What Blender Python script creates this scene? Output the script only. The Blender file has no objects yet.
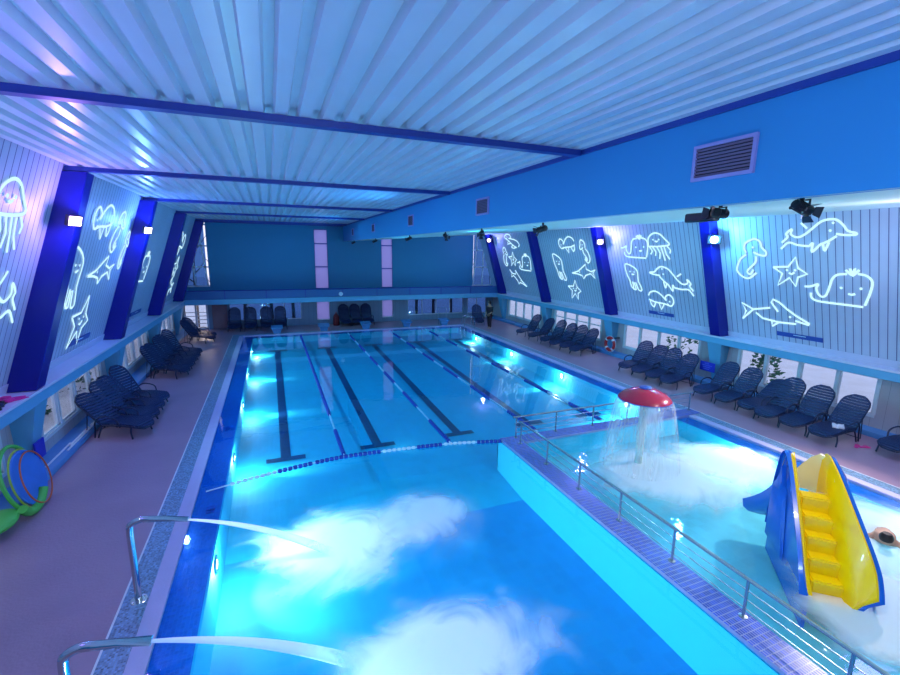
import bpy, bmesh, math, random
from mathutils import Vector, Matrix, Euler
PI = math.pi
R = math.radians
random.seed(7)
SC = bpy.context.scene
COL = SC.collection

# ------------------------------------------------------------------ materials
MATS = {}
def newmat(name):
    m = bpy.data.materials.new(name); m.use_nodes = True
    nt = m.node_tree; nt.nodes.clear()
    out = nt.nodes.new('ShaderNodeOutputMaterial')
    return m, nt, out
def N(nt, t, **kw):
    n = nt.nodes.new(t)
    for k, v in kw.items():
        if k in n.inputs.keys(): n.inputs[k].default_value = v
        else: setattr(n, k, v)
    return n
def rgba(c): return (c[0], c[1], c[2], 1.0)
def paint(name, col, rough=.5, metal=0., var=.12, scale=4., bump=0., bscale=40., spec=.5, coat=0.):
    """plain finish with a soft mottling of its colour and a fine bump"""
    m, nt, out = newmat(name); L = nt.links
    b = N(nt, 'ShaderNodeBsdfPrincipled'); b.inputs['Roughness'].default_value = rough
    b.inputs['Metallic'].default_value = metal; b.inputs['Specular IOR Level'].default_value = spec
    b.inputs['Coat Weight'].default_value = coat
    tc = N(nt, 'ShaderNodeTexCoord')
    nz = N(nt, 'ShaderNodeTexNoise'); nz.inputs['Scale'].default_value = scale; nz.inputs['Detail'].default_value = 4
    L.new(tc.outputs['Object'], nz.inputs['Vector'])
    mx = N(nt, 'ShaderNodeMix', data_type='RGBA')
    mx.inputs[6].default_value = rgba([c*(1-var) for c in col]); mx.inputs[7].default_value = rgba([min(1, c*(1+var)) for c in col])
    L.new(nz.outputs['Fac'], mx.inputs[0]); L.new(mx.outputs[2], b.inputs['Base Color'])
    if bump > 0:
        n2 = N(nt, 'ShaderNodeTexNoise'); n2.inputs['Scale'].default_value = bscale
        L.new(tc.outputs['Object'], n2.inputs['Vector'])
        bp = N(nt, 'ShaderNodeBump'); bp.inputs['Strength'].default_value = bump; bp.inputs['Distance'].default_value = .02
        L.new(n2.outputs['Fac'], bp.inputs['Height']); L.new(bp.outputs[0], b.inputs['Normal'])
    L.new(b.outputs[0], out.inputs[0]); MATS[name] = m; return m
def glow(name, col, strength):
    m, nt, out = newmat(name)
    e = N(nt, 'ShaderNodeEmission'); e.inputs[0].default_value = rgba(col); e.inputs[1].default_value = strength
    nt.links.new(e.outputs[0], out.inputs[0]); MATS[name] = m; return m
def tiles(name, col, grout, size, rough=.25, ratio=1., mort=.06, var=.25, bump=.3):
    m, nt, out = newmat(name); L = nt.links
    b = N(nt, 'ShaderNodeBsdfPrincipled'); b.inputs['Roughness'].default_value = rough
    tc = N(nt, 'ShaderNodeTexCoord')
    br = N(nt, 'ShaderNodeTexBrick'); br.offset = 0.; br.inputs['Scale'].default_value = 1.
    br.inputs['Brick Width'].default_value = size*ratio; br.inputs['Row Height'].default_value = size
    br.inputs['Mortar Size'].default_value = size*mort; br.inputs['Mortar Smooth'].default_value = .2
    br.inputs['Color1'].default_value = rgba([c*(1-var) for c in col]); br.inputs['Color2'].default_value = rgba([min(1, c*(1+var)) for c in col])
    br.inputs['Mortar'].default_value = rgba(grout)
    L.new(tc.outputs['Object'], br.inputs['Vector']); L.new(br.outputs['Color'], b.inputs['Base Color'])
    bp = N(nt, 'ShaderNodeBump'); bp.inputs['Strength'].default_value = bump; bp.inputs['Distance'].default_value = .004; bp.invert = True
    L.new(br.outputs['Fac'], bp.inputs['Height']); L.new(bp.outputs[0], b.inputs['Normal'])
    L.new(b.outputs[0], out.inputs[0]); MATS[name] = m; return m
def stripes(name, col, groove, pitch, width, axis='Y', rough=.5, var=.08):
    """boards: a dark groove every `pitch` metres along an axis"""
    m, nt, out = newmat(name); L = nt.links
    b = N(nt, 'ShaderNodeBsdfPrincipled'); b.inputs['Roughness'].default_value = rough
    tc = N(nt, 'ShaderNodeTexCoord'); sp = N(nt, 'ShaderNodeSeparateXYZ'); L.new(tc.outputs['Object'], sp.inputs[0])
    d = N(nt, 'ShaderNodeMath', operation='DIVIDE'); L.new(sp.outputs[axis], d.inputs[0]); d.inputs[1].default_value = pitch
    f = N(nt, 'ShaderNodeMath', operation='FRACT'); L.new(d.outputs[0], f.inputs[0])
    c = N(nt, 'ShaderNodeMath', operation='LESS_THAN'); L.new(f.outputs[0], c.inputs[0]); c.inputs[1].default_value = width/pitch
    nz = N(nt, 'ShaderNodeTexNoise'); nz.inputs['Scale'].default_value = 1.5; L.new(tc.outputs['Object'], nz.inputs['Vector'])
    m1 = N(nt, 'ShaderNodeMix', data_type='RGBA'); m1.inputs[6].default_value = rgba([x*(1-var) for x in col]); m1.inputs[7].default_value = rgba([x*(1+var) for x in col])
    L.new(nz.outputs['Fac'], m1.inputs[0])
    m2 = N(nt, 'ShaderNodeMix', data_type='RGBA'); L.new(c.outputs[0], m2.inputs[0]); L.new(m1.outputs[2], m2.inputs[6]); m2.inputs[7].default_value = rgba(groove)
    L.new(m2.outputs[2], b.inputs['Base Color']); L.new(b.outputs[0], out.inputs[0]); MATS[name] = m; return m
def clear(name, tint, rough=.03, bump=0., bscale=2., ior=1.33, gloss=1., dist=.02):
    """glass or water: see-through with a tint, mirror-like by Fresnel"""
    m, nt, out = newmat(name); L = nt.links
    t = N(nt, 'ShaderNodeBsdfTransparent'); t.inputs[0].default_value = rgba(tint)
    g = N(nt, 'ShaderNodeBsdfGlossy'); g.inputs['Roughness'].default_value = rough; g.inputs[0].default_value = (gloss, gloss, gloss, 1)
    lw = N(nt, 'ShaderNodeLayerWeight'); lw.inputs[0].default_value = .5
    pw = N(nt, 'ShaderNodeMath', operation='POWER'); L.new(lw.outputs['Facing'], pw.inputs[0]); pw.inputs[1].default_value = 4.5
    r0 = ((ior-1)/(ior+1))**2
    fr = N(nt, 'ShaderNodeMath', operation='MULTIPLY_ADD'); L.new(pw.outputs[0], fr.inputs[0]); fr.inputs[1].default_value = 1-r0; fr.inputs[2].default_value = r0
    mx = N(nt, 'ShaderNodeMixShader'); L.new(fr.outputs[0], mx.inputs[0]); L.new(t.outputs[0], mx.inputs[1]); L.new(g.outputs[0], mx.inputs[2])
    if bump > 0:
        tc = N(nt, 'ShaderNodeTexCoord')
        nz = N(nt, 'ShaderNodeTexNoise'); nz.inputs['Scale'].default_value = bscale; nz.inputs['Detail'].default_value = 3
        L.new(tc.outputs['Object'], nz.inputs['Vector'])
        bp = N(nt, 'ShaderNodeBump'); bp.inputs['Strength'].default_value = bump; bp.inputs['Distance'].default_value = dist
        L.new(nz.outputs['Fac'], bp.inputs['Height']); L.new(bp.outputs[0], g.inputs['Normal']); L.new(bp.outputs[0], lw.inputs['Normal'])
    L.new(mx.outputs[0], out.inputs[0]); MATS[name] = m; return m
def foam(name, scale=1.2, dens=1., col=(1, 1, 1), lo=.25, hi=.75, stretch=(1, 1, 1), mode='disc', soft=1.):
    """white aerated water: thick in the middle, thinning out to nothing, with billows"""
    m, nt, out = newmat(name); L = nt.links
    tc = N(nt, 'ShaderNodeTexCoord')
    mp = N(nt, 'ShaderNodeMapping'); mp.inputs['Scale'].default_value = stretch; L.new(tc.outputs['Object'], mp.inputs[0])
    nz = N(nt, 'ShaderNodeTexNoise'); nz.inputs['Scale'].default_value = scale; nz.inputs['Detail'].default_value = 5; nz.inputs['Distortion'].default_value = 1.4
    L.new(mp.outputs[0], nz.inputs['Vector'])
    at = N(nt, 'ShaderNodeAttribute', attribute_name='edge')
    # alpha = smoothstep(noise*.6 + edge)
    a = N(nt, 'ShaderNodeMath', operation='MULTIPLY'); L.new(nz.outputs['Fac'], a.inputs[0]); a.inputs[1].default_value = 1.6
    s = N(nt, 'ShaderNodeMath', operation='ADD'); L.new(a.outputs[0], s.inputs[0]); L.new(at.outputs['Fac'], s.inputs[1])
    r = N(nt, 'ShaderNodeMapRange', interpolation_type='SMOOTHERSTEP'); r.inputs['From Min'].default_value = lo+.8; r.inputs['From Max'].default_value = hi+1.1
    r.inputs['To Max'].default_value = dens; L.new(s.outputs[0], r.inputs[0])
    e2 = N(nt, 'ShaderNodeMath', operation='MULTIPLY'); L.new(r.outputs[0], e2.inputs[0])
    mn = N(nt, 'ShaderNodeMapRange'); mn.inputs['From Max'].default_value = .75; L.new(at.outputs['Fac'], mn.inputs[0]); L.new(mn.outputs[0], e2.inputs[1])
    t = N(nt, 'ShaderNodeBsdfTransparent')
    d = N(nt, 'ShaderNodeBsdfDiffuse'); d.inputs[0].default_value = rgba(col)
    tr = N(nt, 'ShaderNodeBsdfTranslucent'); tr.inputs[0].default_value = rgba(col)
    dm = N(nt, 'ShaderNodeMixShader'); dm.inputs[0].default_value = .5; L.new(d.outputs[0], dm.inputs[1]); L.new(tr.outputs[0], dm.inputs[2])
    mx = N(nt, 'ShaderNodeMixShader'); L.new(e2.outputs[0], mx.inputs[0]); L.new(t.outputs[0], mx.inputs[1]); L.new(dm.outputs[0], mx.inputs[2])
    L.new(mx.outputs[0], out.inputs[0]); MATS[name] = m; return m
def M(n): return MATS[n]

# ------------------------------------------------------------------ mesh helpers
def obj(name, bm, mat, parent=None, smooth=False, loc=None):
    me = bpy.data.meshes.new(name); bm.normal_update(); bm.to_mesh(me); bm.free()
    if isinstance(mat, (list, tuple)):
        for x in mat: me.materials.append(M(x))
    else: me.materials.append(M(mat))
    if smooth:
        for p in me.polygons: p.use_smooth = True
        try: me.set_sharp_from_angle(angle=R(40))
        except Exception: pass
    o = bpy.data.objects.new(name, me); COL.objects.link(o)
    if parent: o.parent = parent
    if loc: o.location = loc
    return o
def empty(name, loc=(0, 0, 0), rz=0.):
    o = bpy.data.objects.new(name, None); COL.objects.link(o); o.location = loc; o.rotation_euler = (0, 0, rz); o.empty_display_size = .1
    return o
def tag(o, label, cat, group=None, kind=None):
    o['label'] = label; o['category'] = cat
    if group: o['group'] = group
    if kind: o['kind'] = kind
    return o
def struct(name, bm, mat, parent=None, smooth=False):
    o = obj(name, bm, mat, parent, smooth)
    if not parent: o['kind'] = 'structure'
    return o
def B(): return bmesh.new()
def box(bm, x0, x1, y0, y1, z0, z1, mi=0, mtx=None):
    v = [bm.verts.new((x, y, z)) for z in (z0, z1) for y in (y0, y1) for x in (x0, x1)]
    if mtx is not None:
        for q in v: q.co = mtx @ q.co
    for f in ((0, 2, 3, 1), (4, 5, 7, 6), (0, 1, 5, 4), (2, 6, 7, 3), (0, 4, 6, 2), (1, 3, 7, 5)):
        fc = bm.faces.new([v[i] for i in f]); fc.material_index = mi
    return v
def bevel(bm, w, seg=2):
    bmesh.ops.bevel(bm, geom=list(bm.edges), offset=w, segments=seg, affect='EDGES', clamp_overlap=True)
def hexa(bm, a, b, mi=0):
    """prism joining two quads a (4 pts) and b (4 pts)"""
    va = [bm.verts.new(p) for p in a]; vb = [bm.verts.new(p) for p in b]; n = len(a)
    bm.faces.new(va[::-1]).material_index = mi; bm.faces.new(vb).material_index = mi
    for i in range(n): bm.faces.new((va[i], va[(i+1) % n], vb[(i+1) % n], vb[i])).material_index = mi
def tube(bm, pts, r, n=8, cap=True, closed=False, mi=0):
    pts = [Vector(p) for p in pts]; m = len(pts); rings = []
    rr = r if isinstance(r, (list, tuple)) else [r]*m
    up = Vector((0, 0, 1)); prev = None
    for i, p in enumerate(pts):
        if closed: t = pts[(i+1) % m]-pts[i-1]
        elif i == 0: t = pts[1]-p
        elif i == m-1: t = p-pts[-2]
        else: t = (pts[i+1]-p).normalized()+(p-pts[i-1]).normalized()
        t.normalize()
        if prev is None:
            a = up if abs(t.z) < .95 else Vector((1, 0, 0)); u = t.cross(a).normalized()
        else:
            u = prev-t*prev.dot(t); u.normalize()
        prev = u; w = t.cross(u)
        rings.append([bm.verts.new(p+(u*math.cos(2*PI*k/n)+w*math.sin(2*PI*k/n))*rr[i]) for k in range(n)])
    rng = range(m) if closed else range(m-1)
    for i in rng:
        A = rings[i]; C = rings[(i+1) % m]
        for k in range(n): bm.faces.new((A[k], A[(k+1) % n], C[(k+1) % n], C[k])).material_index = mi
    if cap and not closed:
        bm.faces.new(rings[0][::-1]).material_index = mi; bm.faces.new(rings[-1]).material_index = mi
def lathe(bm, prof, n=24, c=(0, 0, 0), mi=0, axis='Z'):
    rings = []
    for r, z in prof:
        if r < 1e-5:
            rings.append([bm.verts.new((0, 0, z))]); continue
        rings.append([bm.verts.new((r*math.cos(2*PI*k/n), r*math.sin(2*PI*k/n), z)) for k in range(n)])
    for A, C in zip(rings, rings[1:]):
        for k in range(n):
            a, b = A[k % len(A)], A[(k+1) % len(A)]; d, e = C[k % len(C)], C[(k+1) % len(C)]
            q = []
            for v in (a, b, e, d):
                if v not in q: q.append(v)
            if len(q) > 2: bm.faces.new(q).material_index = mi
    for ring in rings:
        for v in ring:
            if axis == 'X': v.co = Vector((v.co.z, v.co.x, v.co.y))
            if axis == 'Y': v.co = Vector((v.co.x, v.co.z, v.co.y))
            v.co += Vector(c)
def torus(bm, c, R_, r, n=32, k=8, ax='Z', mi=0, a0=0, a1=None):
    pts = []
    for i in range(n):
        a = 2*PI*i/n; x, y = R_*math.cos(a), R_*math.sin(a)
        p = {'Z': (x, y, 0), 'X': (0, x, y), 'Y': (x, 0, y)}[ax]; pts.append(Vector(p)+Vector(c))
    tube(bm, pts, r, k, closed=True, mi=mi)
def smoothpath(pts, n=6):
    """Catmull-Rom through the points"""
    P = [Vector(p) for p in pts]; P = [P[0]*2-P[1]]+P+[P[-1]*2-P[-2]]; out = []
    for i in range(1, len(P)-2):
        for k in range(n):
            t = k/n
            out.append(.5*((2*P[i])+(-P[i-1]+P[i+1])*t+(2*P[i-1]-5*P[i]+4*P[i+1]-P[i+2])*t*t+(-P[i-1]+3*P[i]-3*P[i+1]+P[i+2])*t**3))
    out.append(P[-2]); return out
def children(o): return [c for c in bpy.data.objects if c.parent == o]
def copy_tree(o, parent=None):
    c = o.copy(); COL.objects.link(c)
    if parent: c.parent = parent
    for ch in list(children(o)): copy_tree(ch, c)
    return c
def lamp(name, kind, loc, col, energy, size=.08, target=None, angle=120, blend=.6):
    l = bpy.data.lights.new(name, kind); l.color = col; l.energy = energy
    if kind in ('POINT', 'SPOT'): l.shadow_soft_size = size
    if kind == 'SPOT': l.spot_size = R(angle); l.spot_blend = blend
    if kind == 'AREA': l.size = size
    o = bpy.data.objects.new(name, l); COL.objects.link(o); o.location = loc
    if target is not None:
        o.rotation_euler = (Vector(target)-Vector(loc)).to_track_quat('-Z', 'Y').to_euler()
    return o
# ------------------------------------------------------------------ camera
cam = bpy.data.cameras.new('camera'); co = bpy.data.objects.new('camera', cam); COL.objects.link(co)
cam.sensor_width = 36; cam.lens = 36*446.4/900; cam.clip_start = .05; cam.clip_end = 300
yaw, pit, rol = R(21.822), R(10.941), R(-.8295)
fw = Vector((math.sin(yaw)*math.cos(pit), math.cos(yaw)*math.cos(pit), -math.sin(pit)))
rt = Vector((math.cos(yaw), -math.sin(yaw), 0)); dn = fw.cross(rt)
r2 = rt*math.cos(rol)+dn*math.sin(rol); d2 = -rt*math.sin(rol)+dn*math.cos(rol)
mm = Matrix((r2, -d2, -fw)).transposed().to_4x4(); mm.translation = (0, 0, 4.8)
co.matrix_world = mm; SC.camera = co
vs = SC.view_settings; vs.view_transform = 'Standard'; vs.look = 'None'; vs.gamma = 1; vs.use_curve_mapping = False; vs.exposure = 0.

# ------------------------------------------------------------------ palette
paint('deck', (.42, .26, .33), .38, var=.18, scale=.9, bump=.25, bscale=25, spec=.5)
paint('concrete', (.45, .45, .45), .7)
paint('white_frame', (.72, .75, .78), .4)
paint('column_blue', (.003, .005, .24), .35, var=.05)
paint('beam_blue', (.02, .05, .30), .4, var=.05)
paint('soffit_blue', (.03, .28, .60), .5, var=.06, scale=.5)
paint('far_blue', (.03, .24, .40), .6, var=.08, scale=.4)
paint('far_blue_dark', (.03, .14, .34), .5, var=.05)
paint('pale_green_ceiling', (.62, .80, .72), .6, var=.03, scale=.5)
paint('ledge_white', (.62, .66, .78), .4, var=.05)
paint('ledge_blue', (.12, .42, .62), .4, var=.05)
paint('curb_blue', (.10, .32, .62), .4, var=.1)
paint('metal_sheet', (.70, .74, .80), .28, var=.06, scale=2)
stripes('board_wall', (.50, .56, .66), (.12, .14, .25), .19, .022, 'Y')
stripes('panel_beige', (.50, .44, .46), (.33, .28, .30), .30, .012, 'Y')
stripes('panel_far', (.20, .30, .40), (.12, .18, .28), .30, .012, 'X')
paint('black', (.012, .012, .016), .35, var=.3)
paint('dark_metal', (.05, .05, .07), .3, .6)
paint('steel', (.62, .62, .62), .14, 1., var=.03)
paint('rail_steel', (.35, .45, .50), .25, .8, var=.05)
paint('navy_weave', (.007, .021, .085), .45, var=.35, scale=14, bump=.4, bscale=120)
paint('navy_frame', (.012, .02, .06), .4)
paint('grate', (.55, .50, .72), .5, var=.08, bump=.3)
tiles('tile_speckle', (.16, .30, .46), (.26, .34, .42), .03, .35, var=.55, mort=.1)
tiles('tile_shelf', (.015, .16, .62), (.03, .22, .66), .05, .2, var=.12)
tiles('tile_walk', (.03, .09, .55), (.28, .34, .60), .08, .2, ratio=.5, var=.35, mort=.09)
tiles('tile_pool', (.022, .50, .70), (.026, .53, .72), .25, .7, var=.04, mort=.03, bump=.1)
tiles('tile_pool_deep', (.015, .32, .66), (.018, .35, .68), .25, .7, var=.04, mort=.03, bump=.1)
tiles('tile_line', (.004, .04, .14), (.01, .06, .18), .25, .4, var=.2, bump=.1)
tiles('tile_kid', (.20, .66, .74), (.22, .68, .76), .2, .7, var=.05, mort=.03, bump=.1)
clear('water', (.42, .84, .96), .035, .22, 1.3, 1.33)
clear('water_kid', (.62, .92, .97), .05, .45, 2.2, 1.33)
clear('glass', (.80, .88, .95), .02, 0, 1, 1.45)
clear('glass_dim', (.22, .36, .58), .02, 0, 1, 1.45)
def frosted(name, col):
    m, nt, out = newmat(name); L = nt.links
    t = N(nt, 'ShaderNodeBsdfTranslucent'); t.inputs[0].default_value = rgba(col)
    g = N(nt, 'ShaderNodeBsdfPrincipled'); g.inputs['Base Color'].default_value = rgba(col); g.inputs['Roughness'].default_value = .3
    tp = N(nt, 'ShaderNodeBsdfTransparent'); tp.inputs[0].default_value = rgba(col)
    mx = N(nt, 'ShaderNodeMixShader'); mx.inputs[0].default_value = .3; L.new(t.outputs[0], mx.inputs[1]); L.new(g.outputs[0], mx.inputs[2])
    m2 = N(nt, 'ShaderNodeMixShader'); m2.inputs[0].default_value = .35; L.new(mx.outputs[0], m2.inputs[1]); L.new(tp.outputs[0], m2.inputs[2])
    L.new(m2.outputs[0], out.inputs[0]); MATS[name] = m
frosted('frosted', (.60, .58, .86))
glow('projected_light', (.55, .86, 1.), 1.25)  # glow standing in for light projected onto the boards
glow('lens_white', (1., .97, .92), 14)
glow('lens_warm', (1., .78, .70), 9)
glow('lens_cyan', (.55, .9, 1.), 26)
glow('lens_violet', (.72, .62, 1.), 20)
paint('slide_yellow', (.98, .66, .0), .25, var=.03, coat=.3)
paint('slide_pale', (.86, .82, .42), .3, var=.03)
paint('slide_blue', (.01, .13, .62), .25, var=.05, coat=.3)
paint('mushroom_red', (.62, .01, .06), .22, var=.1, coat=.4)
paint('knob_blue', (.06, .10, .45), .3)
paint('pole_green', (.50, .72, .66), .3)
paint('rope_blue', (.01, .05, .38), .4)
paint('rope_white', (.62, .80, .90), .5)
paint('rope_pale', (.20, .55, .75), .4)
paint('red', (.50, .02, .03), .4)
paint('dark_red', (.16, .01, .02), .6)
paint('white', (.80, .80, .82), .5)
paint('pink', (.80, .03, .30), .5)
paint('towel', (.85, .78, .76), .9, bump=.5)
paint('green', (.10, .55, .08), .5)
paint('yellow_green', (.40, .55, .05), .5)
paint('orange', (.70, .14, .04), .5)
paint('mat_blue', (.04, .20, .62), .5)
paint('sign_blue', (.01, .03, .50), .4)
paint('sign_text', (.12, .16, .72), .5)
paint('door_brown', (.28, .16, .18), .5)
paint('block_blue', (.08, .26, .52), .4)
paint('skin', (.55, .30, .20), .5, var=.05)
paint('hair', (.02, .012, .01), .6)
paint('dark_cloth', (.035, .012, .02), .8, bump=.3)
paint('snow', (.72, .70, .76), .9, var=.2, scale=1.2, bump=.6, bscale=6)
paint('bark', (.10, .08, .08), .9)
paint('foliage', (.03, .12, .06), .8, var=.5, scale=8)
paint('rock', (.35, .36, .42), .9, var=.5, scale=5, bump=.8, bscale=12)
paint('slot_blue', (.03, .08, .35), .4)
paint('vent_frame', (.35, .30, .62), .4)
paint('vent_slat', (.16, .10, .20), .5)
paint('vent_dark', (.01, .01, .02), .8)
foam('foam', 1.0, .97, (.97, .95, .94), .05, .55)
foam('foam_soft', .8, .7, (.92, .95, .97), .05, .8)
foam('foam_kid', .7, .88, (.95, .95, .97), .0, .65)
foam('curtain', 1.6, .50, (.97, .93, .92), .05, .9, (5, 5, .25))
foam('stream', 3., .80, (.80, .86, 1.), -.2, .5)

# ------------------------------------------------------------------ room dimensions (metres; water level is z 0)
CX = 5.15                      # middle of the hall
YF = 29.6                      # far wall
YB = -4.0                      # wall behind the camera
ZC = 6.3                       # underside of the metal ceiling
SX = 4.42                      # face of the dropped box
SL = .333                      # lean of the upper side walls
BAYS = [0.05, 5.62, 11.2, 16.8, 22.3, 27.75]
def wl(side, y, z, off=0.):
    x = -4.97+SL*(z-2.0)+off
    return Vector((x if side == 'L' else 2*CX-x, y, z))

# ---- ground outside
b = B()
for a in ((-60, -5.2, -20, 90), (15.5, 70, -20, 90), (-5.2, 15.5, YF+.3, 90)): box(b, *a, -.6, -.35)
struct('ground', b, 'snow')
# ---- deck: one slab with the pool well cut out
b = B()
for x0, x1, y0, y1 in ((-5.2, -2.13, YB, YF+.3), (12.03, 15.5, YB, YF+.3), (-2.13, 12.03, YB, .2), (-2.13, 12.03, 27.2, YF+.3)):
    box(b, x0, x1, y0, y1, -.3, .03)
struct('floor', b, 'deck')
def ring(name, mat, o, i, z0, z1, k):
    """rectangular band round the pool between offsets o (outside) and i (inside)"""
    ox0, ox1, oy0, oy1 = o; ix0, ix1, iy0, iy1 = i
    b = B()
    box(b, ox0, ix0, oy0, oy1, z0, z1); box(b, ix1, ox1, oy0, oy1, z0, z1)
    box(b, ix0, ix1, oy0, iy0, z0, z1); box(b, ix0, ix1, iy1, oy1, z0, z1)
    return struct('trim_%d' % k, b, mat)
ra = (-2.13, 12.03, .2, 27.2); rb = (-1.82, 11.72, .45, 26.9); rc = (-1.60, 11.50, .62, 26.7); rd = (-1.13, 11.03, 1.07, 26.18)
ring('tile', 'tile_speckle', ra, rb, -.3, .035, 1)
ring('grate', 'grate', rb, rc, -.3, .03, 2)
ring('shelf', 'tile_shelf', rc, rd, -.3, -.035, 3)
b = B(); box(b, -2.155, -2.13, YB, 27.2, -.2, .04); box(b, 12.03, 12.055, YB, 27.2, -.2, .04); struct('trim_4', b, 'white')
# ---- pool shell
def zf(y):                                        # floor of the swimming pool
    pts = [(0, -1.0), (8.3, -.96), (10.0, -.80), (13, -.74), (26.3, -.36)]
    for (a, za), (c, zc) in zip(pts, pts[1:]):
        if a <= y <= c: return za+(zc-za)*(y-a)/(c-a)
    return pts[-1][1]
b = B()
ys = [.9, 4, 8.3, 10, 13, 17, 21, 26.3]
for a, c in zip(ys, ys[1:]):
    for x0, x1, dz in ((-1.15, 11.05, 0),):
        v = [b.verts.new(p) for p in ((x0, a, zf(a)), (x1, a, zf(a)), (x1, c, zf(c)), (x0, c, zf(c)))]
        b.faces.new(v).material_index = 1 if c <= 8.4 else 0
for x0, x1, y0, y1 in ((-1.25, -1.1, 1.1, 26.15), (11.0, 11.15, 1.1, 26.15), (-1.1, 11.0, .95, 1.1), (-1.1, 11.0, 26.15, 26.3)):
    box(b, x0, x1, y0, y1, -1.4, -.036)
pool = struct('floor_pool', b, ['tile_pool', 'tile_pool_deep'])
# lane lines laid in the floor tiles
for k, (xa, xb) in enumerate(((.1, .1), (2.6, 2.6), (5.12, 5.12), (7.65, 7.65), (10.05, 10.05))):
    b = B(); w = .13; y0, y1 = 12.0, 24.3
    n = 12
    for i in range(n):
        p = [];
        for y, sx in ((y0+(y1-y0)*i/n, -1), (y0+(y1-y0)*i/n, 1), (y0+(y1-y0)*(i+1)/n, 1), (y0+(y1-y0)*(i+1)/n, -1)):
            f = (y-y0)/(y1-y0); p.append(b.verts.new((xa+(xb-xa)*f+sx*w, y, zf(y)+.012)))
        b.faces.new(p)
    for yy in (y0-.02, y1+.02):
        xx = xa
        p = [b.verts.new((xx+sx*.5, yy+sy*.12, zf(yy+sy*.12)+.014)) for sx, sy in ((-1, -1), (1, -1), (1, 1), (-1, 1))]
        b.faces.new(p)
    o = obj('lane_line', b, 'tile_line', pool); o['label'] = 'dark tiled lane line with a crossbar'
# children's pool
b = B(); box(b, 5.5, 11.2, .9, 9.35, -.62, -.50); struct('floor_childrens_pool', b, 'tile_kid')
b = B()
box(b, 5.28, 5.74, .62, 9.62, -1.35, .05); box(b, 5.74, 12.0, 9.2, 9.62, -1.35, .05)
struct('trim_5', b, 'tile_walk')
b = B(); box(b, 5.25, 5.28, .9, 9.65, -1.35, -.01); box(b, 5.25, 11.0, 9.62, 9.65, -1.35, -.01); box(b, 5.74, 5.76, .9, 9.2, -.55, -.01); box(b, 5.74, 11.0, 9.18, 9.2, -.55, -.01); struct('wall_walkway', b, 'tile_pool')
# ---- water sheets
def wsheet(name, rects, mat, label, n=1):
    b = B()
    for x0, x1, y0, y1 in rects: b.faces.new([b.verts.new(p) for p in ((x0, y0, 0), (x1, y0, 0), (x1, y1, 0), (x0, y1, 0))])
    return tag(obj(name, b, mat), label, 'water', kind='stuff')
wsheet('pool_water', ((-1.6, 5.28, .62, 9.62), (-1.6, 11.5, 9.62, 26.7)), 'water', 'clear turquoise water filling the big swimming pool with the lanes')
wsheet('childrens_pool_water', ((5.74, 11.5, .62, 9.2),), 'water_kid', 'milky turquoise water of the shallow pool with mushroom and slide')

# ---- side walls
def side(S):
    s = 1 if S == 'L' else -1
    def X(x): return x if S == 'L' else 2*CX-x
    def bx(b, x0, x1, *a, **k): box(b, min(X(x0), X(x1)), max(X(x0), X(x1)), *a, **k)
    nm = 'left' if S == 'L' else 'right'
    top = ZC+.1 if S == 'L' else 6.0
    b = B(); t = .12
    hexa(b, [wl(S, YB, 1.93), wl(S, YB, top), wl(S, YB, top, -t), wl(S, YB, 1.93, -t)], [wl(S, YF, 1.93), wl(S, YF, top), wl(S, YF, top, -t), wl(S, YF, 1.93, -t)])
    struct('wall_'+nm, b, 'board_wall')
    # skirting band above the ledge
    b = B()
    hexa(b, [wl(S, YB, 1.93, .03), wl(S, YB, 2.12, .03), wl(S, YB, 2.12, -.02), wl(S, YB, 1.93, -.02)], [wl(S, YF, 1.93, .03), wl(S, YF, 2.12, .03), wl(S, YF, 2.12, -.02), wl(S, YF, 1.93, -.02)])
    struct('baseboard_'+nm, b, 'ledge_white')
    # ledge: pale top board and blue fascia
    b = B(); bx(b, -5.15, -4.47, YB, YF, 1.88, 1.93); struct('trim_%d' % (6 if S == 'L' else 7), b, 'ledge_white')
    b = B(); bx(b, -5.15, -4.49, YB, YF, 1.65, 1.88); bevel(b, .01, 1); struct('trim_%d' % (8 if S == 'L' else 9), b, 'ledge_blue')
    b = B(); bx(b, -5.05, -4.50, YB, YF, .03, .17); bevel(b, .015, 2); struct('trim_%d' % (10 if S == 'L' else 11), b, 'curb_blue')
    # lower wall with openings
    zs, zt = .48, 1.60
    b = B(); bx(b, -5.13, -4.98, YB, YF+.2, 0, zs); bx(b, -5.13, -4.98, YB, YF+.2, zt, 1.9)
    wins = []
    for y in BAYS: wins.append((y+.90, y+4.95))
    wins = [w for w in wins if w[0] > 3 and w[1] < YF]
    if S == 'L': wins = [w for w in wins if w[1] > 5]
    e = [YB]+[v for w in wins for v in w]+[YF+.2]
    for i in range(0, len(e), 2): bx(b, -5.13, -4.98, e[i], e[i+1], zs, zt)
    struct('wall_%s_lower' % nm, b, 'panel_beige')
    return wins
WIN = 0
def window(mesh_fn, pane_fn, glass='glass', mat='white_frame'):
    global WIN; WIN += 1
    b = B(); mesh_fn(b); w = struct('window_%d' % WIN, b, mat)
    b = B(); pane_fn(b); obj('window_pane', b, glass, w)
    return w
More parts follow.
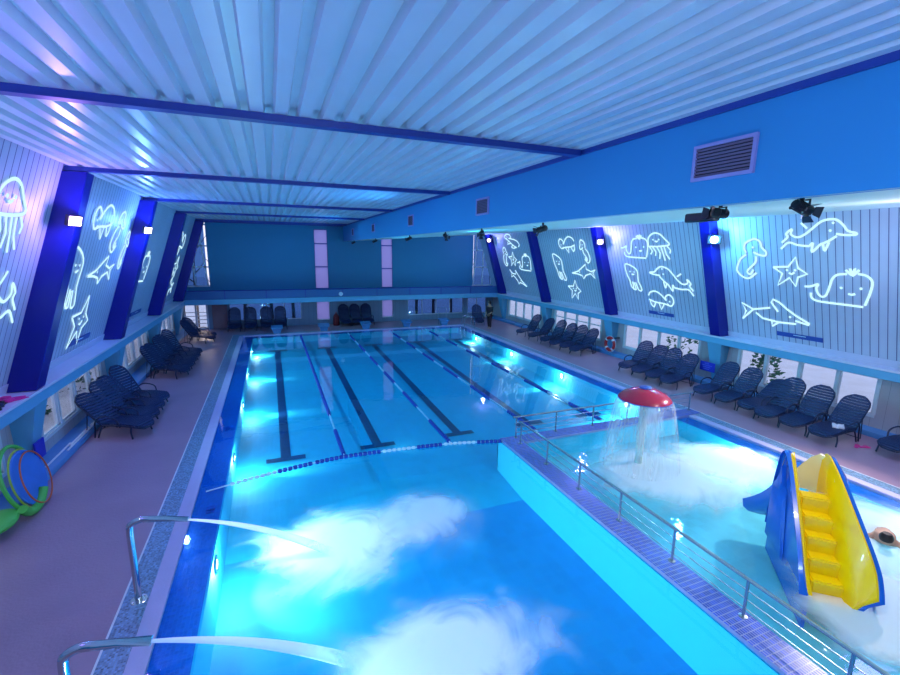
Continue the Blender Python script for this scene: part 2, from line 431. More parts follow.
for S in 'LR':
    for y0, y1 in side(S):
        def X(x): return x if S == 'L' else 2*CX-x
        def bx(b, x0, x1, *a): box(b, min(X(x0), X(x1)), max(X(x0), X(x1)), *a)
        def fr(b):
            bx(b, -5.07, -4.95, y0, y1, .44, .52); bx(b, -5.07, -4.96, y0, y1, 1.54, 1.60)
            ws = [y0+.03, y0+1.0, y0+2.03, y0+3.08, y1-.04]
            for i, y in enumerate(ws): bx(b, -5.07, -4.96, y-.045, y+.045, .52, 1.54)
            for a, c in zip(ws, ws[1:]):       # slim sash inside each bay
                bx(b, -5.045, -5.0, a+.045, a+.075, .52, 1.54); bx(b, -5.045, -5.0, c-.075, c-.045, .52, 1.54); bx(b, -5.045, -5.0, a+.045, c-.045, .52, .56)
            if S == 'R' and 15 < y0 < 20: bx(b, -5.05, -4.98, y0, y1, 1.18, 1.23)
        window(fr, lambda b: bx(b, -5.032, -5.024, y0+.02, y1-.02, .50, 1.56))
# ---- far wall
def fx(x): return x*1.061
def fz(z): return (z-4.8)*1.061+4.8
UP = [(2.62, 3.42, 2.35, 6.02), (6.88, 7.62, 2.35, 5.75)]
LO = [(-4.78, -3.62, .05, 1.55), (-2.42, 1.68, .45, 1.55), (2.62, 3.42, .32, 1.55), (6.88, 7.62, .32, 1.55), (8.68, 12.85, .40, 1.55), (13.2, 14.7, .35, 1.55)]
def wall_with(b, holes, x0, x1, z0, z1):
    hs = sorted(holes); xs = [x0]+[v for h in hs for v in h[:2]]+[x1]
    for i in range(0, len(xs), 2): box(b, xs[i], xs[i+1], YF, YF+.2, z0, z1)
    for h in hs:
        if h[2] > z0: box(b, h[0], h[1], YF, YF+.2, z0, h[2])
        if h[3] < z1: box(b, h[0], h[1], YF, YF+.2, h[3], z1)
b = B(); TR = [(-4.72, -3.35, 2.55, 6.4), (13.55, 15.0, 2.35, 6.4)]
wall_with(b, UP+TR, -5.2, 15.5, 1.75, 6.6); struct('wall_far', b, 'far_blue')
b = B(); wall_with(b, LO, -5.2, 15.5, -.1, 1.75); struct('wall_far_lower', b, 'panel_far')
for x0, x1, z0, z1 in UP:
    def fr(b):
        for z in ([z0, 3.71, 5.15, z1] if x0 < 5 else [z0, 3.6, 5.1, z1]): box(b, x0, x1, YF+.04, YF+.1, z-.03, z+.03)
        for x in (x0, x1): box(b, x-.02, x+.02, YF+.04, YF+.1, z0, z1)
    window(fr, lambda b: box(b, x0, x1, YF+.06, YF+.075, z0, z1), 'frosted', 'beam_blue')
for x0, x1, z0, z1 in LO[1:]:
    def fr(b):
        n = max(1, round((x1-x0)/1.0))
        for i in range(n+1): box(b, x0+(x1-x0)*i/n-.025, x0+(x1-x0)*i/n+.025, YF+.04, YF+.1, z0, z1)
        box(b, x0, x1, YF+.04, YF+.1, z0, z0+.05); box(b, x0, x1, YF+.04, YF+.1, z1-.05, z1)
    window(fr, lambda b: box(b, x0, x1, YF+.06, YF+.075, z0, z1), 'frosted' if x1-x0 < .9 else 'glass_dim')
def trap(xi, xo, ):     # glazed end bay between the last column and the far wall: inner edge leans
    zb = 2.6 if xi < 0 else 2.4
    def fr(b):
        for z in (zb, 3.7, 4.9, 6.1): box(b, min(xi, xo)-.1, max(xi, xo)+.1, YF-.03, YF+.06, z-.04, z+.04)
        xm = (xi+xo)/2
        s = 1 if xi < 0 else -1
        for xa, xb in ((xi-s*.10+s*.12, xi-s*.42+s*.12), (xm, xm-s*.1), (xo, xo)):
            hexa(b, [(xa-.04, YF-.03, zb), (xa+.04, YF-.03, zb), (xa+.04, YF+.06, zb), (xa-.04, YF+.06, zb)], [(xb-.04, YF-.03, 6.3), (xb+.04, YF-.03, 6.3), (xb+.04, YF+.06, 6.3), (xb-.04, YF+.06, 6.3)])
    window(fr, lambda b: box(b, min(xi, xo), max(xi, xo), YF+.02, YF+.03, zb, 6.35), 'glass_dim')
trap(-3.45, -4.7); trap(13.6, 15.0)
# glazed garden door and plain door in the far wall
b = B(); x0, x1 = -4.78, -3.62
for x in (x0, (x0+x1)/2, x1): box(b, x-.05, x+.05, YF-.02, YF+.08, .05, 1.75)
box(b, x0, x1, YF-.02, YF+.08, .05, .14); box(b, x0, x1, YF-.02, YF+.08, 1.5, 1.62)
for z in (.4, .62, .84, 1.06): box(b, x0+.05, x1-.05, YF+.02, YF+.05, z-.02, z+.02)
d = struct('door_1', b, 'white_frame')
b = B(); box(b, x0, x1, YF+.03, YF+.04, .1, 1.55); obj('door_glass', b, 'glass', d)
b = B(); box(b, -3.35, -2.55, YF-.06, YF-.01, .05, 1.6); bevel(b, .01, 1); d = struct('door_2', b, 'door_brown')
b = B(); tube(b, [(-2.65, YF-.07, .95), (-2.65, YF-.12, .95), (-2.78, YF-.12, .95)], .012); obj('door_handle', b, 'steel', d)
# gallery in front of the far wall
b = B(); box(b, -4.96, 15.26, 28.0, YF, 1.66, 1.95); bevel(b, .02, 1); struct('trim_12', b, 'ledge_blue')
g = tag(empty('gallery_parapet', (CX, 28.1, 1.95)), 'dark blue gallery parapet across the far end wall above the windows', 'railing')
b = B(); box(b, -10.0, 10.0, -.02, .02, 0, .44); obj('parapet_panel', b, 'far_blue_dark', g)
b = B(); tube(b, [(-10.0, 0, .48), (10.0, 0, .48)], .03); obj('top_rail', b, 'beam_blue', g)
for i in range(10):
    b = B(); x = -9.8+i*2.17; box(b, x-.02, x+.02, -.05, -.02, 0, .46); obj('post', b, 'beam_blue', g)
b = B(); lathe(b, [(0, -.05), (.11, -.04), (.13, 0), (.13, .02)], 18, axis='Y'); o = tag(obj('bulkhead_lamp', b, 'rope_white', loc=(3.95, 28.062, 2.12)), 'small round white lamp on the gallery parapet at the far end', 'lamp')
# wall behind the camera
b = B(); box(b, -5.2, 15.5, YB-.2, YB, -.3, 6.6); struct('wall_near', b, 'far_blue')

# ---- ceiling: trapezoid metal sheet, ribs running along the hall
b = B(); x = -3.72; prof = []
pit_ = .258
while x < SX+.1:
    prof += [(x, ZC), (x+.13, ZC), (x+.155, ZC+.08), (x+.233, ZC+.08)]; x += pit_
lo = [b.verts.new((px, YB, pz)) for px, pz in prof]; hi = [b.verts.new((px, YF+.2, pz)) for px, pz in prof]
for i in range(len(prof)-1): b.faces.new((lo[i], lo[i+1], hi[i+1], hi[i]))
# backing above, so no daylight leaks in
hexa(b, [(-4.2, YB, 6.5), (5, YB, 6.5), (5, YB, 6.6), (-4.2, YB, 6.6)], [(-4.2, YF+.2, 6.5), (5, YF+.2, 6.5), (5, YF+.2, 6.6), (-4.2, YF+.2, 6.6)])
struct('ceiling', b, 'metal_sheet')
# dropped box and the sloped ceiling behind it
b = B(); box(b, SX, SX+.12, YB, YF+.1, 5.32, 6.55); struct('wall_soffit', b, 'soffit_blue')
b = B(); x1 = 2*CX-(-4.97+SL*(6.0-2.0))+.25
hexa(b, [(SX+.03, YB, 5.318), (x1, YB, 5.99), (x1, YB, 6.12), (SX+.03, YB, 5.45)], [(SX+.03, YF+.1, 5.318), (x1, YF+.1, 5.99), (x1, YF+.1, 6.12), (SX+.03, YF+.1, 5.45)])
struct('ceiling_sloped', b, 'pale_green_ceiling')
b = B(); box(b, SX-.035, SX, YB, YF, 6.235, 6.3); struct('trim_13', b, 'beam_blue')
for y in (.1, 5.85, 11.1, 16.95, 22.3, 27.75, 29.35):
    b = B(); box(b, -3.75, SX-.06, -.05, .05, -.07, 0); box(b, -3.75, SX-.06, -.07, .07, -.085, -.07)
    o = obj('roof_beam', b, 'beam_blue', loc=(0, y, ZC-.002))
    lab = {5.85: 'nearest blue roof beam crossing under the ribbed metal ceiling', 11.1: 'second blue roof beam under the ribbed ceiling, meeting the big left column', 16.95: 'third blue roof beam under the ribbed ceiling', 22.3: 'fourth blue roof beam, far along the ribbed ceiling', 27.75: 'fifth blue roof beam, last but one before the far wall', 29.35: 'dark blue roof beam right against the far wall', .1: 'blue roof beam overhead at the camera'}[y]
    if y < 1: bpy.data.objects.remove(o); continue
    tag(o, lab, 'beam', 'roof beams')
# ---- leaning columns with their piers below the ledge
for S in 'LR':
    for k, y in enumerate(BAYS[1:]):
        if S == 'L' and k == 0: pass
        s = 1 if S == 'L' else -1
        top = ZC-.10 if S == 'L' else 5.95
        base = wl(S, y, 1.94)
        c = empty('leaning_column', (base.x, y, 1.94))
        w = .19
        b = B()
        A = [wl(S, y-w, 1.94, -.05)-base, wl(S, y-w, 1.94, .50)-base, wl(S, y+w, 1.94, .50)-base, wl(S, y+w, 1.94, -.05)-base]
        Tq = [wl(S, y-w, top, -.05)-base, wl(S, y-w, top, .40)-base, wl(S, y+w, top, .40)-base, wl(S, y+w, top, -.05)-base]
        for q in A+Tq: q.y = q.y
        off = Vector((0, y, 0))-Vector((0, y, 0))
        hexa(b, A, Tq); bevel(b, .012, 1); obj('shaft', b, 'column_blue', c)
        b = B(); X0 = -4.92-(-4.87+SL*(2.06-2.15))
        def q(x, yy, z): return Vector((s*(x+4.99), yy, z-1.94))
        hexa(b, [q(-4.98, -.14, .17), q(-4.84, -.14, .17), q(-4.84, .14, .17), q(-4.98, .14, .17)], [q(-4.98, -.28, 1.65), q(-4.52, -.28, 1.65), q(-4.52, .28, 1.65), q(-4.98, .28, 1.65)])
        obj('pier', b, 'ledge_blue', c)['label'] = 'pale blue tapered pier under the ledge'
        L_ = ['nearest', 'second', 'third', 'fourth', 'last, far']
        if S == 'L': lab = ['', 'big dark blue leaning column nearest on the left wall, floodlight on it', 'second dark blue leaning column on the left wall, floodlight on it', 'third dark blue leaning column on the left wall', 'farthest dark blue leaning column on the left wall beside the garden window'][k]
        else: lab = ['dark blue leaning column at the right edge of the view', 'dark blue leaning column on the right wall behind the star-shaped light', 'dark blue leaning column on the right wall with the violet light', 'dark blue leaning column on the right wall, third from the near end', 'farthest dark blue leaning column on the right wall beside the slanted window'][k]
        if S == 'L' and k == 0:
            lab = 'dark blue leaning column at the left beside the camera'
        tag(c, lab, 'column', 'leaning columns')
        if S == 'L' and k == 0:
            for ch in children(c): bpy.data.objects.remove(ch)
            bpy.data.objects.remove(c)
# ------------------------------------------------------------------ sea-animal drawings projected on the side walls, their light built as glowing strokes
GL = {'dolphin':{'s':[[(-0.48,-0.09),(-0.39,-0.0),(-0.41,0.05),(-0.32,0.12),(-0.34,0.04),(-0.25,-0.01),(-0.15,0.03),(-0.05,0.11),(0.07,0.21),(0.17,0.24),(0.27,0.23),(0.35,0.15),(0.4,0.07),(0.5,0.03),(0.48,0.01),(0.36,0.01),(0.26,0.03)],[(-0.19,0.21),(-0.11,0.12)],[(-0.5,-0.19),(-0.38,-0.09),(-0.25,-0.13),(-0.09,-0.15)],[(-0.09,-0.15),(-0.04,-0.1),(-0.06,-0.24),(0.05,-0.13),(0.09,-0.12),(0.11,-0.22),(0.17,-0.09)],[(0.05,-0.13),(0.17,-0.07),(0.27,-0.0)]],'d':[(0.19,0.08),(0.23,0.19)]},'whale':{'s':[[(-0.5,-0.04),(-0.4,-0.03),(-0.28,0.02),(-0.31,-0.05),(-0.29,-0.15),(-0.23,-0.21),(-0.16,-0.17),(-0.1,-0.0),(-0.06,0.13),(0.02,0.21),(0.16,0.23)],[(0.31,0.24),(0.43,0.21),(0.5,0.11),(0.47,-0.08),(0.4,-0.3)],[(0.38,-0.33),(0.11,-0.32),(-0.16,-0.31),(-0.33,-0.29),(-0.4,-0.23),(-0.4,-0.15)],[(0.14,0.3),(0.23,0.21),(0.2,0.33),(0.24,0.2),(0.27,0.33),(0.24,0.21),(0.33,0.31)],[(0.17,-0.12),(0.22,-0.13),(0.27,-0.11)]],'d':[(0.07,-0.02),(0.35,-0.01)]},'starfish':{'s':[[(-0.5,0.13),(-0.04,0.16),(0.19,0.47),(0.25,0.12),(0.5,-0.05),(0.23,-0.17),(0.15,-0.47),(-0.02,-0.2),(-0.39,-0.47),(-0.23,-0.07),(-0.5,0.13)],[(-0.03,-0.04),(0.05,-0.08),(0.14,-0.01)]],'d':[(-0.08,0.05),(0.16,0.06)]},'swordfish':{'s':[[(-0.31,0.02),(-0.49,0.11),(-0.43,-0.02),(-0.5,-0.16),(-0.31,0.02),(-0.04,0.08)],[(0.07,0.03),(-0.02,0.17),(0.01,0.22),(0.1,0.18),(0.2,0.09),(0.32,-0.0),(0.5,-0.1),(0.49,-0.12),(0.31,-0.08)],[(-0.27,-0.03),(-0.17,-0.11),(0.07,-0.14),(0.32,-0.13)],[(0.07,-0.14),(-0.03,-0.22),(-0.03,-0.13)]],'d':[(0.24,-0.03)]},'seahorse':{'s':[[(-0.14,0.21),(-0.2,0.37),(-0.13,0.54),(0.04,0.63),(0.19,0.67),(0.34,0.57),(0.38,0.39),(0.5,0.25),(0.47,0.12),(0.3,0.14),(0.1,0.23)],[(0.18,0.1),(0.14,-0.11),(-0.12,-0.37),(-0.14,-0.48),(-0.05,-0.52),(0.06,-0.35)],[(-0.14,0.16),(-0.37,-0.03),(-0.5,-0.32),(-0.49,-0.45),(-0.36,-0.6),(-0.13,-0.67),(0.16,-0.46)]],'d':[(0.1,0.39)]},'jellyfish':{'s':[[(-0.5,0.04),(-0.44,0.36),(-0.16,0.52),(0.12,0.47),(0.33,0.27),(0.48,0.08),(-0.0,0.02),(-0.5,0.02)],[(-0.45,0.0),(-0.35,-0.16),(-0.45,-0.28)],[(-0.3,0.0),(-0.18,-0.2),(-0.23,-0.34)],[(-0.1,-0.0),(0.01,-0.24),(-0.05,-0.46)],[(0.09,-0.0),(0.15,-0.28),(0.2,-0.52)],[(0.24,-0.0),(0.29,-0.28),(0.42,-0.47)],[(0.38,0.02),(0.5,-0.12),(0.46,-0.24)],[(-0.16,0.23),(-0.1,0.19),(-0.02,0.23)]],'d':[(-0.23,0.28),(0.04,0.28)]},'squid':{'s':[[(-0.33,-0.23),(-0.5,0.22),(-0.5,0.79),(-0.0,0.69),(0.34,0.43),(0.33,-0.01),(0.32,-0.24)],[(-0.33,-0.23),(-0.26,-0.62),(0.04,-0.77),(-0.02,-0.32)],[(0.09,-0.31),(0.26,-0.78),(0.5,-0.73),(0.32,-0.24)],[(-0.12,-0.27),(-0.14,-0.79)],[(-0.1,0.2),(0.0,0.16),(0.1,0.21)]],'d':[(-0.2,0.35),(0.11,0.34)]},'turtle':{'s':[[(-0.5,0.13),(-0.4,0.25),(-0.18,0.3),(0.03,0.21),(0.22,0.03),(0.2,0.14),(0.36,0.23),(0.49,0.14),(0.5,-0.02),(0.38,-0.14),(0.24,-0.08)],[(-0.5,-0.0),(-0.24,-0.07),(0.13,-0.09),(0.34,-0.14)],[(-0.45,-0.03),(-0.43,-0.16),(-0.33,-0.24),(-0.24,-0.09)],[(-0.09,-0.1),(-0.03,-0.3),(0.11,-0.11)]],'d':[(0.36,0.01)]},'shark':{'s':[[(-0.5,-0.06),(-0.22,-0.0),(0.15,0.18),(0.14,0.06),(0.32,0.01),(0.5,0.06),(0.38,-0.02),(0.43,-0.15),(0.28,-0.04),(0.07,-0.09),(-0.04,-0.18),(-0.09,-0.1),(-0.26,-0.07),(-0.5,-0.06)]],'d':[(-0.16,-0.02)]}}
NOUN = {'sea2': 'seahorse'}
def drawing(kind, S, y, z, w, h, flip, label, rot=0., mir=None):
    g = GL[kind]
    u = [p[0] for s in g['s'] for p in s]; v = [p[1] for s in g['s'] for p in s]
    gw, gh = max(u)-min(u), max(v)-min(v)
    if abs(rot) > 40: gw, gh = gh, gw
    k1 = w/gw; k2 = h/gh
    b = B()
    c, s_ = math.cos(R(rot)), math.sin(R(rot))
    uc, vc = (max(u)+min(u))/2, (max(v)+min(v))/2
    def P(p):
        a, e = (p[0]-uc)*(-1 if flip else 1), (p[1]-vc); a, e = a*c-e*s_, a*s_+e*c
        yy = y-a*k1 if S == 'R' else y+a*k1
        return wl(S, yy, z+e*k2,   .022)
    org = wl(S, y, z, 0)
    nrm = Vector((1 if S == 'L' else -1, 0, -SL)).normalized()
    def ribbon(pts, r):
        # flat stroke lying on the boards
        pts = [Vector(p) for p in pts]; m = len(pts); lv = []
        for i, p in enumerate(pts):
            t = (pts[min(i+1, m-1)]-pts[max(i-1, 0)]).normalized(); sd = t.cross(nrm).normalized()
            lv.append([b.verts.new(p+sd*r-org), b.verts.new(p+nrm*.012-org), b.verts.new(p-sd*r-org)])
        for A, Bq in zip(lv, lv[1:]):
            b.faces.new((A[0], A[1], Bq[1], Bq[0])); b.faces.new((A[1], A[2], Bq[2], Bq[1]))
    for st in g['s']:
        pts = [P(q) for q in st]
        if kind not in ('starfish',) and len(pts) > 3 and kind not in ('swordfish', 'shark'): pts = smoothpath(pts, 4)
        ribbon(pts, .031)
    for q in g['d']:
        p = P(q)-org; e1 = nrm.cross(Vector((0, 0, 1))).normalized(); e2 = nrm.cross(e1)
        b.faces.new([b.verts.new(p+e1*.038*math.cos(t*PI/4)+e2*.038*math.sin(t*PI/4)+nrm*.005) for t in range(8)])
    o = obj('projected_drawing', b, 'projected_light', loc=org)
    tag(o, label, 'projected light drawing', 'projected sea animal drawings')
D = 'projected white light outline of a '
drawing('dolphin', 'R', 8.07, 5.35, 1.89, .86, 0, D+'leaping dolphin, top of the nearest right wall bay')
drawing('whale', 'R', 7.6, 3.99, 1.62, 1.02, 0, D+'whale with a spout, nearest right wall bay')
drawing('starfish', 'R', 8.8, 4.34, .95, .86, 0, D+'starfish in the middle of the nearest right wall bay')
drawing('swordfish', 'R', 9.37, 3.0, 2.09, .89, 0, D+'swordfish low on the nearest right wall bay')
drawing('seahorse', 'R', 9.96, 4.69, .98, 1.25, 0, D+'seahorse left of the starfish, nearest right wall bay')
drawing('whale', 'R', 14.91, 5.1, 1.52, .94, 0, D+'whale beside the jellyfish in the second right wall bay')
drawing('jellyfish', 'R', 13.59, 5.08, 1.05, 1.05, 0, D+'jellyfish left of the star-shaped light')
drawing('squid', 'R', 15.22, 3.8, .75, 1.1, 0, D+'squid left of the left-facing dolphin')
drawing('dolphin', 'R', 13.22, 3.8, 2.15, .85, 1, D+'dolphin facing left on the right wall', rot=-14)
drawing('turtle', 'R', 13.9, 2.91, 1.26, .75, 0, D+'turtle below the left-facing dolphin')
drawing('turtle', 'R', 19.51, 5.2, 1.3, .8, 1, D+'turtle high up beside the violet light')
drawing('seahorse', 'R', 18.2, 4.88, .62, 1.1, 1, D+'seahorse under the violet light on the right wall')
drawing('squid', 'R', 20.56, 4.04, .8, 1.35, 0, D+'squid upright in the third right wall bay')
drawing('shark', 'R', 18.6, 3.89, 1.9, .74, 0, D+'shark in the third right wall bay')
drawing('starfish', 'R', 19.63, 2.9, 1.02, 1.02, 0, D+'starfish lowest in the third right wall bay')
drawing('turtle', 'R', 25.18, 5.45, 1.3, .9, 1, D+'turtle swimming upward in the farthest right wall bay', rot=-60)
drawing('seahorse', 'R', 26.4, 4.5, .7, 1.2, 0, D+'seahorse in the farthest right wall bay')
drawing('starfish', 'R', 25.5, 4.37, .95, .88, 0, D+'starfish in the farthest right wall bay')
drawing('whale', 'R', 24.23, 4.21, 1.6, 1.05, 0, D+'whale in the farthest right wall bay')
drawing('shark', 'R', 25.4, 3.16, 1.9, .8, 1, D+'shark lowest in the farthest right wall bay', rot=-20)
drawing('jellyfish', 'L', 9.55, 5.25, .95, 1.15, 0, D+'jellyfish at the left edge of the view')
drawing('dolphin', 'L', 9.55, 3.85, 2.0, 1.15, 1, D+'dolphin tail below the jellyfish on the left wall')
drawing('turtle', 'L', 13.93, 5.4, 1.34, .85, 1, D+'turtle beside the floodlight on the left wall')
drawing('seahorse', 'L', 15.3, 5.2, .8, 1.12, 0, D+'seahorse right of the turtle on the left wall')
drawing('squid', 'L', 13.0, 4.05, .8, 1.4, 0, D+'squid half hidden by the big left column')
drawing('shark', 'L', 14.75, 4.17, 1.9, .72, 0, D+'shark in the middle of the nearer left wall bay')
drawing('starfish', 'L', 14.1, 2.9, 1.2, 1.25, 0, D+'starfish low on the left wall')
drawing('seahorse', 'L', 16.3, 4.7, .5, 1.1, 0, D+'seahorse against the second left column')
drawing('whale', 'L', 19.1, 4.1, 1.6, 1.1, 0, D+'whale in the left wall bay after the second column')
drawing('turtle', 'L', 25.2, 5.0, 1.9, 1.1, 0, D+'turtle in the farthest left wall bay, topmost')
drawing('starfish', 'L', 25.6, 3.85, 1.4, 1.0, 0, D+'starfish in the farthest left wall bay')
drawing('shark', 'L', 25.4, 2.9, 1.8, .9, 0, D+'shark in the farthest left wall bay, lowest')
# dark slots low on the boards
for S, y, w, lab in (('R', 8.64, 1.3, 'thin dark blue slot vent under the swordfish drawing'), ('R', 14.0, 1.3, 'thin dark blue slot vent under the turtle drawing'), ('L', 14.5, 1.4, 'thin dark blue slot vent under the starfish on the left wall'), ('L', 20.0, 1.4, 'thin dark blue slot vent on the left wall after the second column')):
    o0 = wl(S, y, 2.34); b = B(); q = []
    for yy in (-w/2, w/2):
        q.append([wl(S, y+yy, 2.28)-o0, wl(S, y+yy, 2.42)-o0, wl(S, y+yy, 2.42, .03)-o0, wl(S, y+yy, 2.28, .03)-o0])
    hexa(b, q[0], q[1]); o = tag(obj('slot_vent', b, 'slot_blue', loc=o0), lab, 'vent', 'slot vents')
    b = B(); p0 = wl(S, y-.2, 2.37, .033)-o0; p1 = wl(S, y+.15, 2.37, .033)-o0; tube(b, [p0, p1], .012, 6); obj('slot_blade', b, 'rope_white', o)

# ------------------------------------------------------------------ fixtures
# air grilles on the dropped box
for y, w, h, lab in ((3.5, .70, .37, 'large air grille with lilac frame nearest on the blue box'), (9.2, .62, .36, 'second air grille from the camera on the blue box'), (14.65, .58, .36, 'third air grille on the blue box'), (20.5, .58, .36, 'fourth air grille on the blue box'), (25.9, .58, .38, 'farthest air grille on the blue box')):
    v = tag(empty('air_grille', (SX, y, 5.775)), lab, 'vent', 'air grilles')
    b = B(); f = .035
    for a in ((-w/2, w/2, -h/2-.0, -h/2+f), (-w/2, w/2, h/2-f, h/2), (-w/2, -w/2+f, -h/2+f, h/2-f), (w/2-f, w/2, -h/2+f, h/2-f)): box(b, -.03, 0, *a)
    vf = obj('frame', b, 'vent_frame', v)
    b = B(); box(b, -.006, -.001, -w/2+f, w/2-f, -h/2+f, h/2-f); obj('back_plate', b, 'vent_dark', v)
    b = B(); n = 9
    for i in range(n):
        z = -h/2+f+(h-2*f)*(i+.5)/n; hexa(b, [(-.026, -w/2+f, z+.004), (-.024, -w/2+f, z+.008), (-.008, -w/2+f, z-.010), (-.010, -w/2+f, z-.014)], [(-.026, w/2-f, z+.004), (-.024, w/2-f, z+.008), (-.008, w/2-f, z-.010), (-.010, w/2-f, z-.014)])
    obj('slats', b, 'vent_slat', vf)
# stage spotlights hanging under the box edge
def spotlight(x, y, z, aim, label, lamp_on=None, scale=.55):
    t = tag(empty('stage_spotlight', (x, y, z)), label, 'spotlight', 'stage spotlights under the blue box')
    d = Vector(aim).normalized(); rot = d.to_track_quat('Z', 'Y').to_matrix().to_4x4()
    def xf(b, m=rot):
        for v in b.verts: v.co = m @ (v.co*scale)
    drop = -.20*scale
    b = B(); lathe(b, [(0, -.16), (.07, -.15), (.085, -.08), (.085, .02), (.10, .04), (.10, .18), (.085, .18), (.08, .10), (0, .09)], 20)
    for k in range(4):
        lathe(b, [(.088, -.12+.035*k), (.098, -.115+.035*k), (.088, -.105+.035*k)], 20)
    xf(b); hs = obj('housing', b, 'black', t); hs.location = (0, 0, drop)
    b = B(); lathe(b, [(0, .10), (.078, .102)], 20); xf(b); obj('lens', b, 'dark_metal', hs)
    b = B(); sx = .125*scale
    tube(b, [(0, -sx, drop), (0, -sx, -.05), (0, sx, -.05), (0, sx, drop)], .012, 6); tube(b, [(0, 0, -.05), (0, 0, 0)], .02, 8)
    br_ = obj('bracket', b, 'black', t)
    b = B()
    for k in range(4):
        m = rot @ Matrix.Rotation(k*PI/2, 4, 'Z'); pts = [(-.07, .09, .18), (.07, .09, .18), (.10, .16, .27), (-.10, .16, .27)]
        q = [m @ (Vector(p)*scale) for p in pts]; q2 = [m @ (Vector((p[0], p[1]+.006, p[2]))*scale) for p in pts]
        hexa(b, q, q2)
    obj('barn_doors', b, 'dark_metal', hs)
    b = B(); tube(b, [(0, sx+.0, drop), (0, sx+.03, drop)], .015, 8); obj('knob', b, 'black', br_)
    return t
spotlight(4.62, 2.80, 5.36, (.9, -.15, -.35), 'round black stage spotlight in front of the dolphin drawing, nearest one')
p = spotlight(4.62, 3.62, 5.36, (-.75, .3, .1), 'black stage projector with long dark snout, second from the right')
b = B(); box(b, -.05, .05, .02, .42, -.19, -.09); bevel(b, .015, 1); obj('snout', b, 'black', p)
spotlight(4.62, 7.10, 5.33, (-.5, .8, -.25), 'small black stage spotlight before the second right bay from the far end')
spotlight(4.62, 9.65, 5.33, (.3, .9, -.3), 'black stage spotlight in front of the slanted right window')
spotlight(4.62, 15.5, 5.33, (-.8, .4, -.3), 'black stage spotlight left of the slanted window, under the blue box')
spotlight(4.62, 12.0, 5.33, (.6, .7, -.3), 'tiny black stage spotlight midway under the blue box')
spotlight(4.62, 21.0, 5.33, (-.8, .3, -.3), 'black stage spotlight in front of the right-hand tall window strip')
spotlight(4.62, 26.8, 5.33, (-.8, .3, -.3), 'farthest black stage spotlight under the blue box')
# floodlights on the columns
def flood(S, y, z, mat, label, energy, col, tilt=0., r=1.):
    s = 1 if S == 'L' else -1
    p = wl(S, y-.19, z, .44); p.y = y-.36
    t = tag(empty('floodlight', p), label, 'floodlight', 'floodlights on the columns')
    d = Vector((s*.80, -.45, -.28 if S == 'L' else -.1)).normalized(); rot = d.to_track_quat('Z', 'Y').to_matrix().to_4x4()
    b = B(); box(b, -.15*r, .15*r, -.11*r, .11*r, -.05, .03); bevel(b, .012, 1)
    for v in b.verts: v.co = rot @ v.co
    hs = obj('housing', b, 'black', t)
    b = B()
    if S == 'L': box(b, -.13*r, .13*r, -.09*r, .09*r, .031, .036)
    else: lathe(b, [(0, .075*r), (.05*r, .07*r), (.085*r, .04*r), (.09*r, .03)], 16)
    for v in b.verts: v.co = rot @ v.co
    obj('lens', b, mat, hs)
    b = B(); tube(b, [(0, .02, 0), (-s*.04, .08, 0), (-s*.06, .17, .0)], .015, 6); obj('bracket', b, 'dark_metal', t)
    q = Vector(p)+d*.16
    lamp('floodlight_beam', 'POINT', q, col, energy, .10)
flood('L', 11.2, 5.27, 'lens_warm', 'bright rectangular floodlight on the nearest left column', 110, (.42, .22, 1.), r=.95)
flood('L', 16.8, 5.30, 'lens_warm', 'small floodlight on the second left column', 170, (.10, .25, 1.))
flood('R', 11.2, 5.30, 'lens_cyan', 'dazzling blue-white star-shaped light on the right wall column', 230, (.08, .42, 1.), r=1.3)
flood('R', 16.8, 5.30, 'lens_violet', 'violet-white light on the right wall column beyond the dazzling one', 170, (.30, .25, 1.), r=1.2)
flood('R', 27.7, 5.55, 'lens_warm', 'small pinkish light at the far right column', 80, (.3, .3, 1.), r=1.2)

# underwater lamps
def poollamp(x, y, s, label, e=60, z=-.22, kid=False, col=(1., .96, .93)):
    t = tag(empty('underwater_lamp', (x, y, z)), label, 'underwater lamp', 'underwater lamps in the pool walls')
    b = B(); lathe(b, [(.0, 0), (.13, .002*s), (.15, .02*s), (.13, .035*s), (.11, .03*s), (.10, .012*s)], 20, axis='X'); rg_ = obj('ring', b, 'steel', t)
    b = B(); lathe(b, [(0, .03*s), (.06, .028*s), (.10, .014*s)], 20, axis='X'); obj('lens', b, 'lens_white', rg_)
    lamp('underwater_lamp_or_fill_beam', 'POINT', (x+s*.22, y, z-.06), col, e*.45, .03)
    lamp('underwater_lamp_or_fill_beam', 'SPOT', (x+s*.10, y, z-.03), col, e*2.2, .03, (x+s*1.25, y, -.75 if x < 5 or y > 9.6 else -.45), 34, .9)
WL = ['lowest, by the water jet foam', 'second from the near end', 'third from the near end', 'fourth from the near end', 'farthest']
for k, y in enumerate((7.3, 11.3, 15.3, 19.3, 23.4)): poollamp(-1.1, y, 1, 'round white underwater lamp in the left pool wall, %s' % WL[k], 230 if k < 1 else 150)
for k, y in enumerate((23.3, 19.1, 14.9, 11.2)): poollamp(11.0, y, -1, 'round white underwater lamp in the right pool wall, %s' % ['farthest', 'second from the far end', 'third from the far end', 'behind the mushroom fountain'][k], 150)
poollamp(11.0, 6.9, -1, "round white underwater lamp in the children's pool wall behind the mushroom fountain", 260, z=-.24)
poollamp(11.0, 3.0, -1, "round white underwater lamp in the children's pool wall beside the slide", 260, z=-.24)
for y in (3.3, 7.3): lamp('underwater_lamp_or_fill_beam', 'SPOT', (-.95, y, -.45), (.7, .95, 1.), 700, .03, (5.3, y, -.6), 120, .6)  # added beams brightening the walkway wall, no fixtures of their own
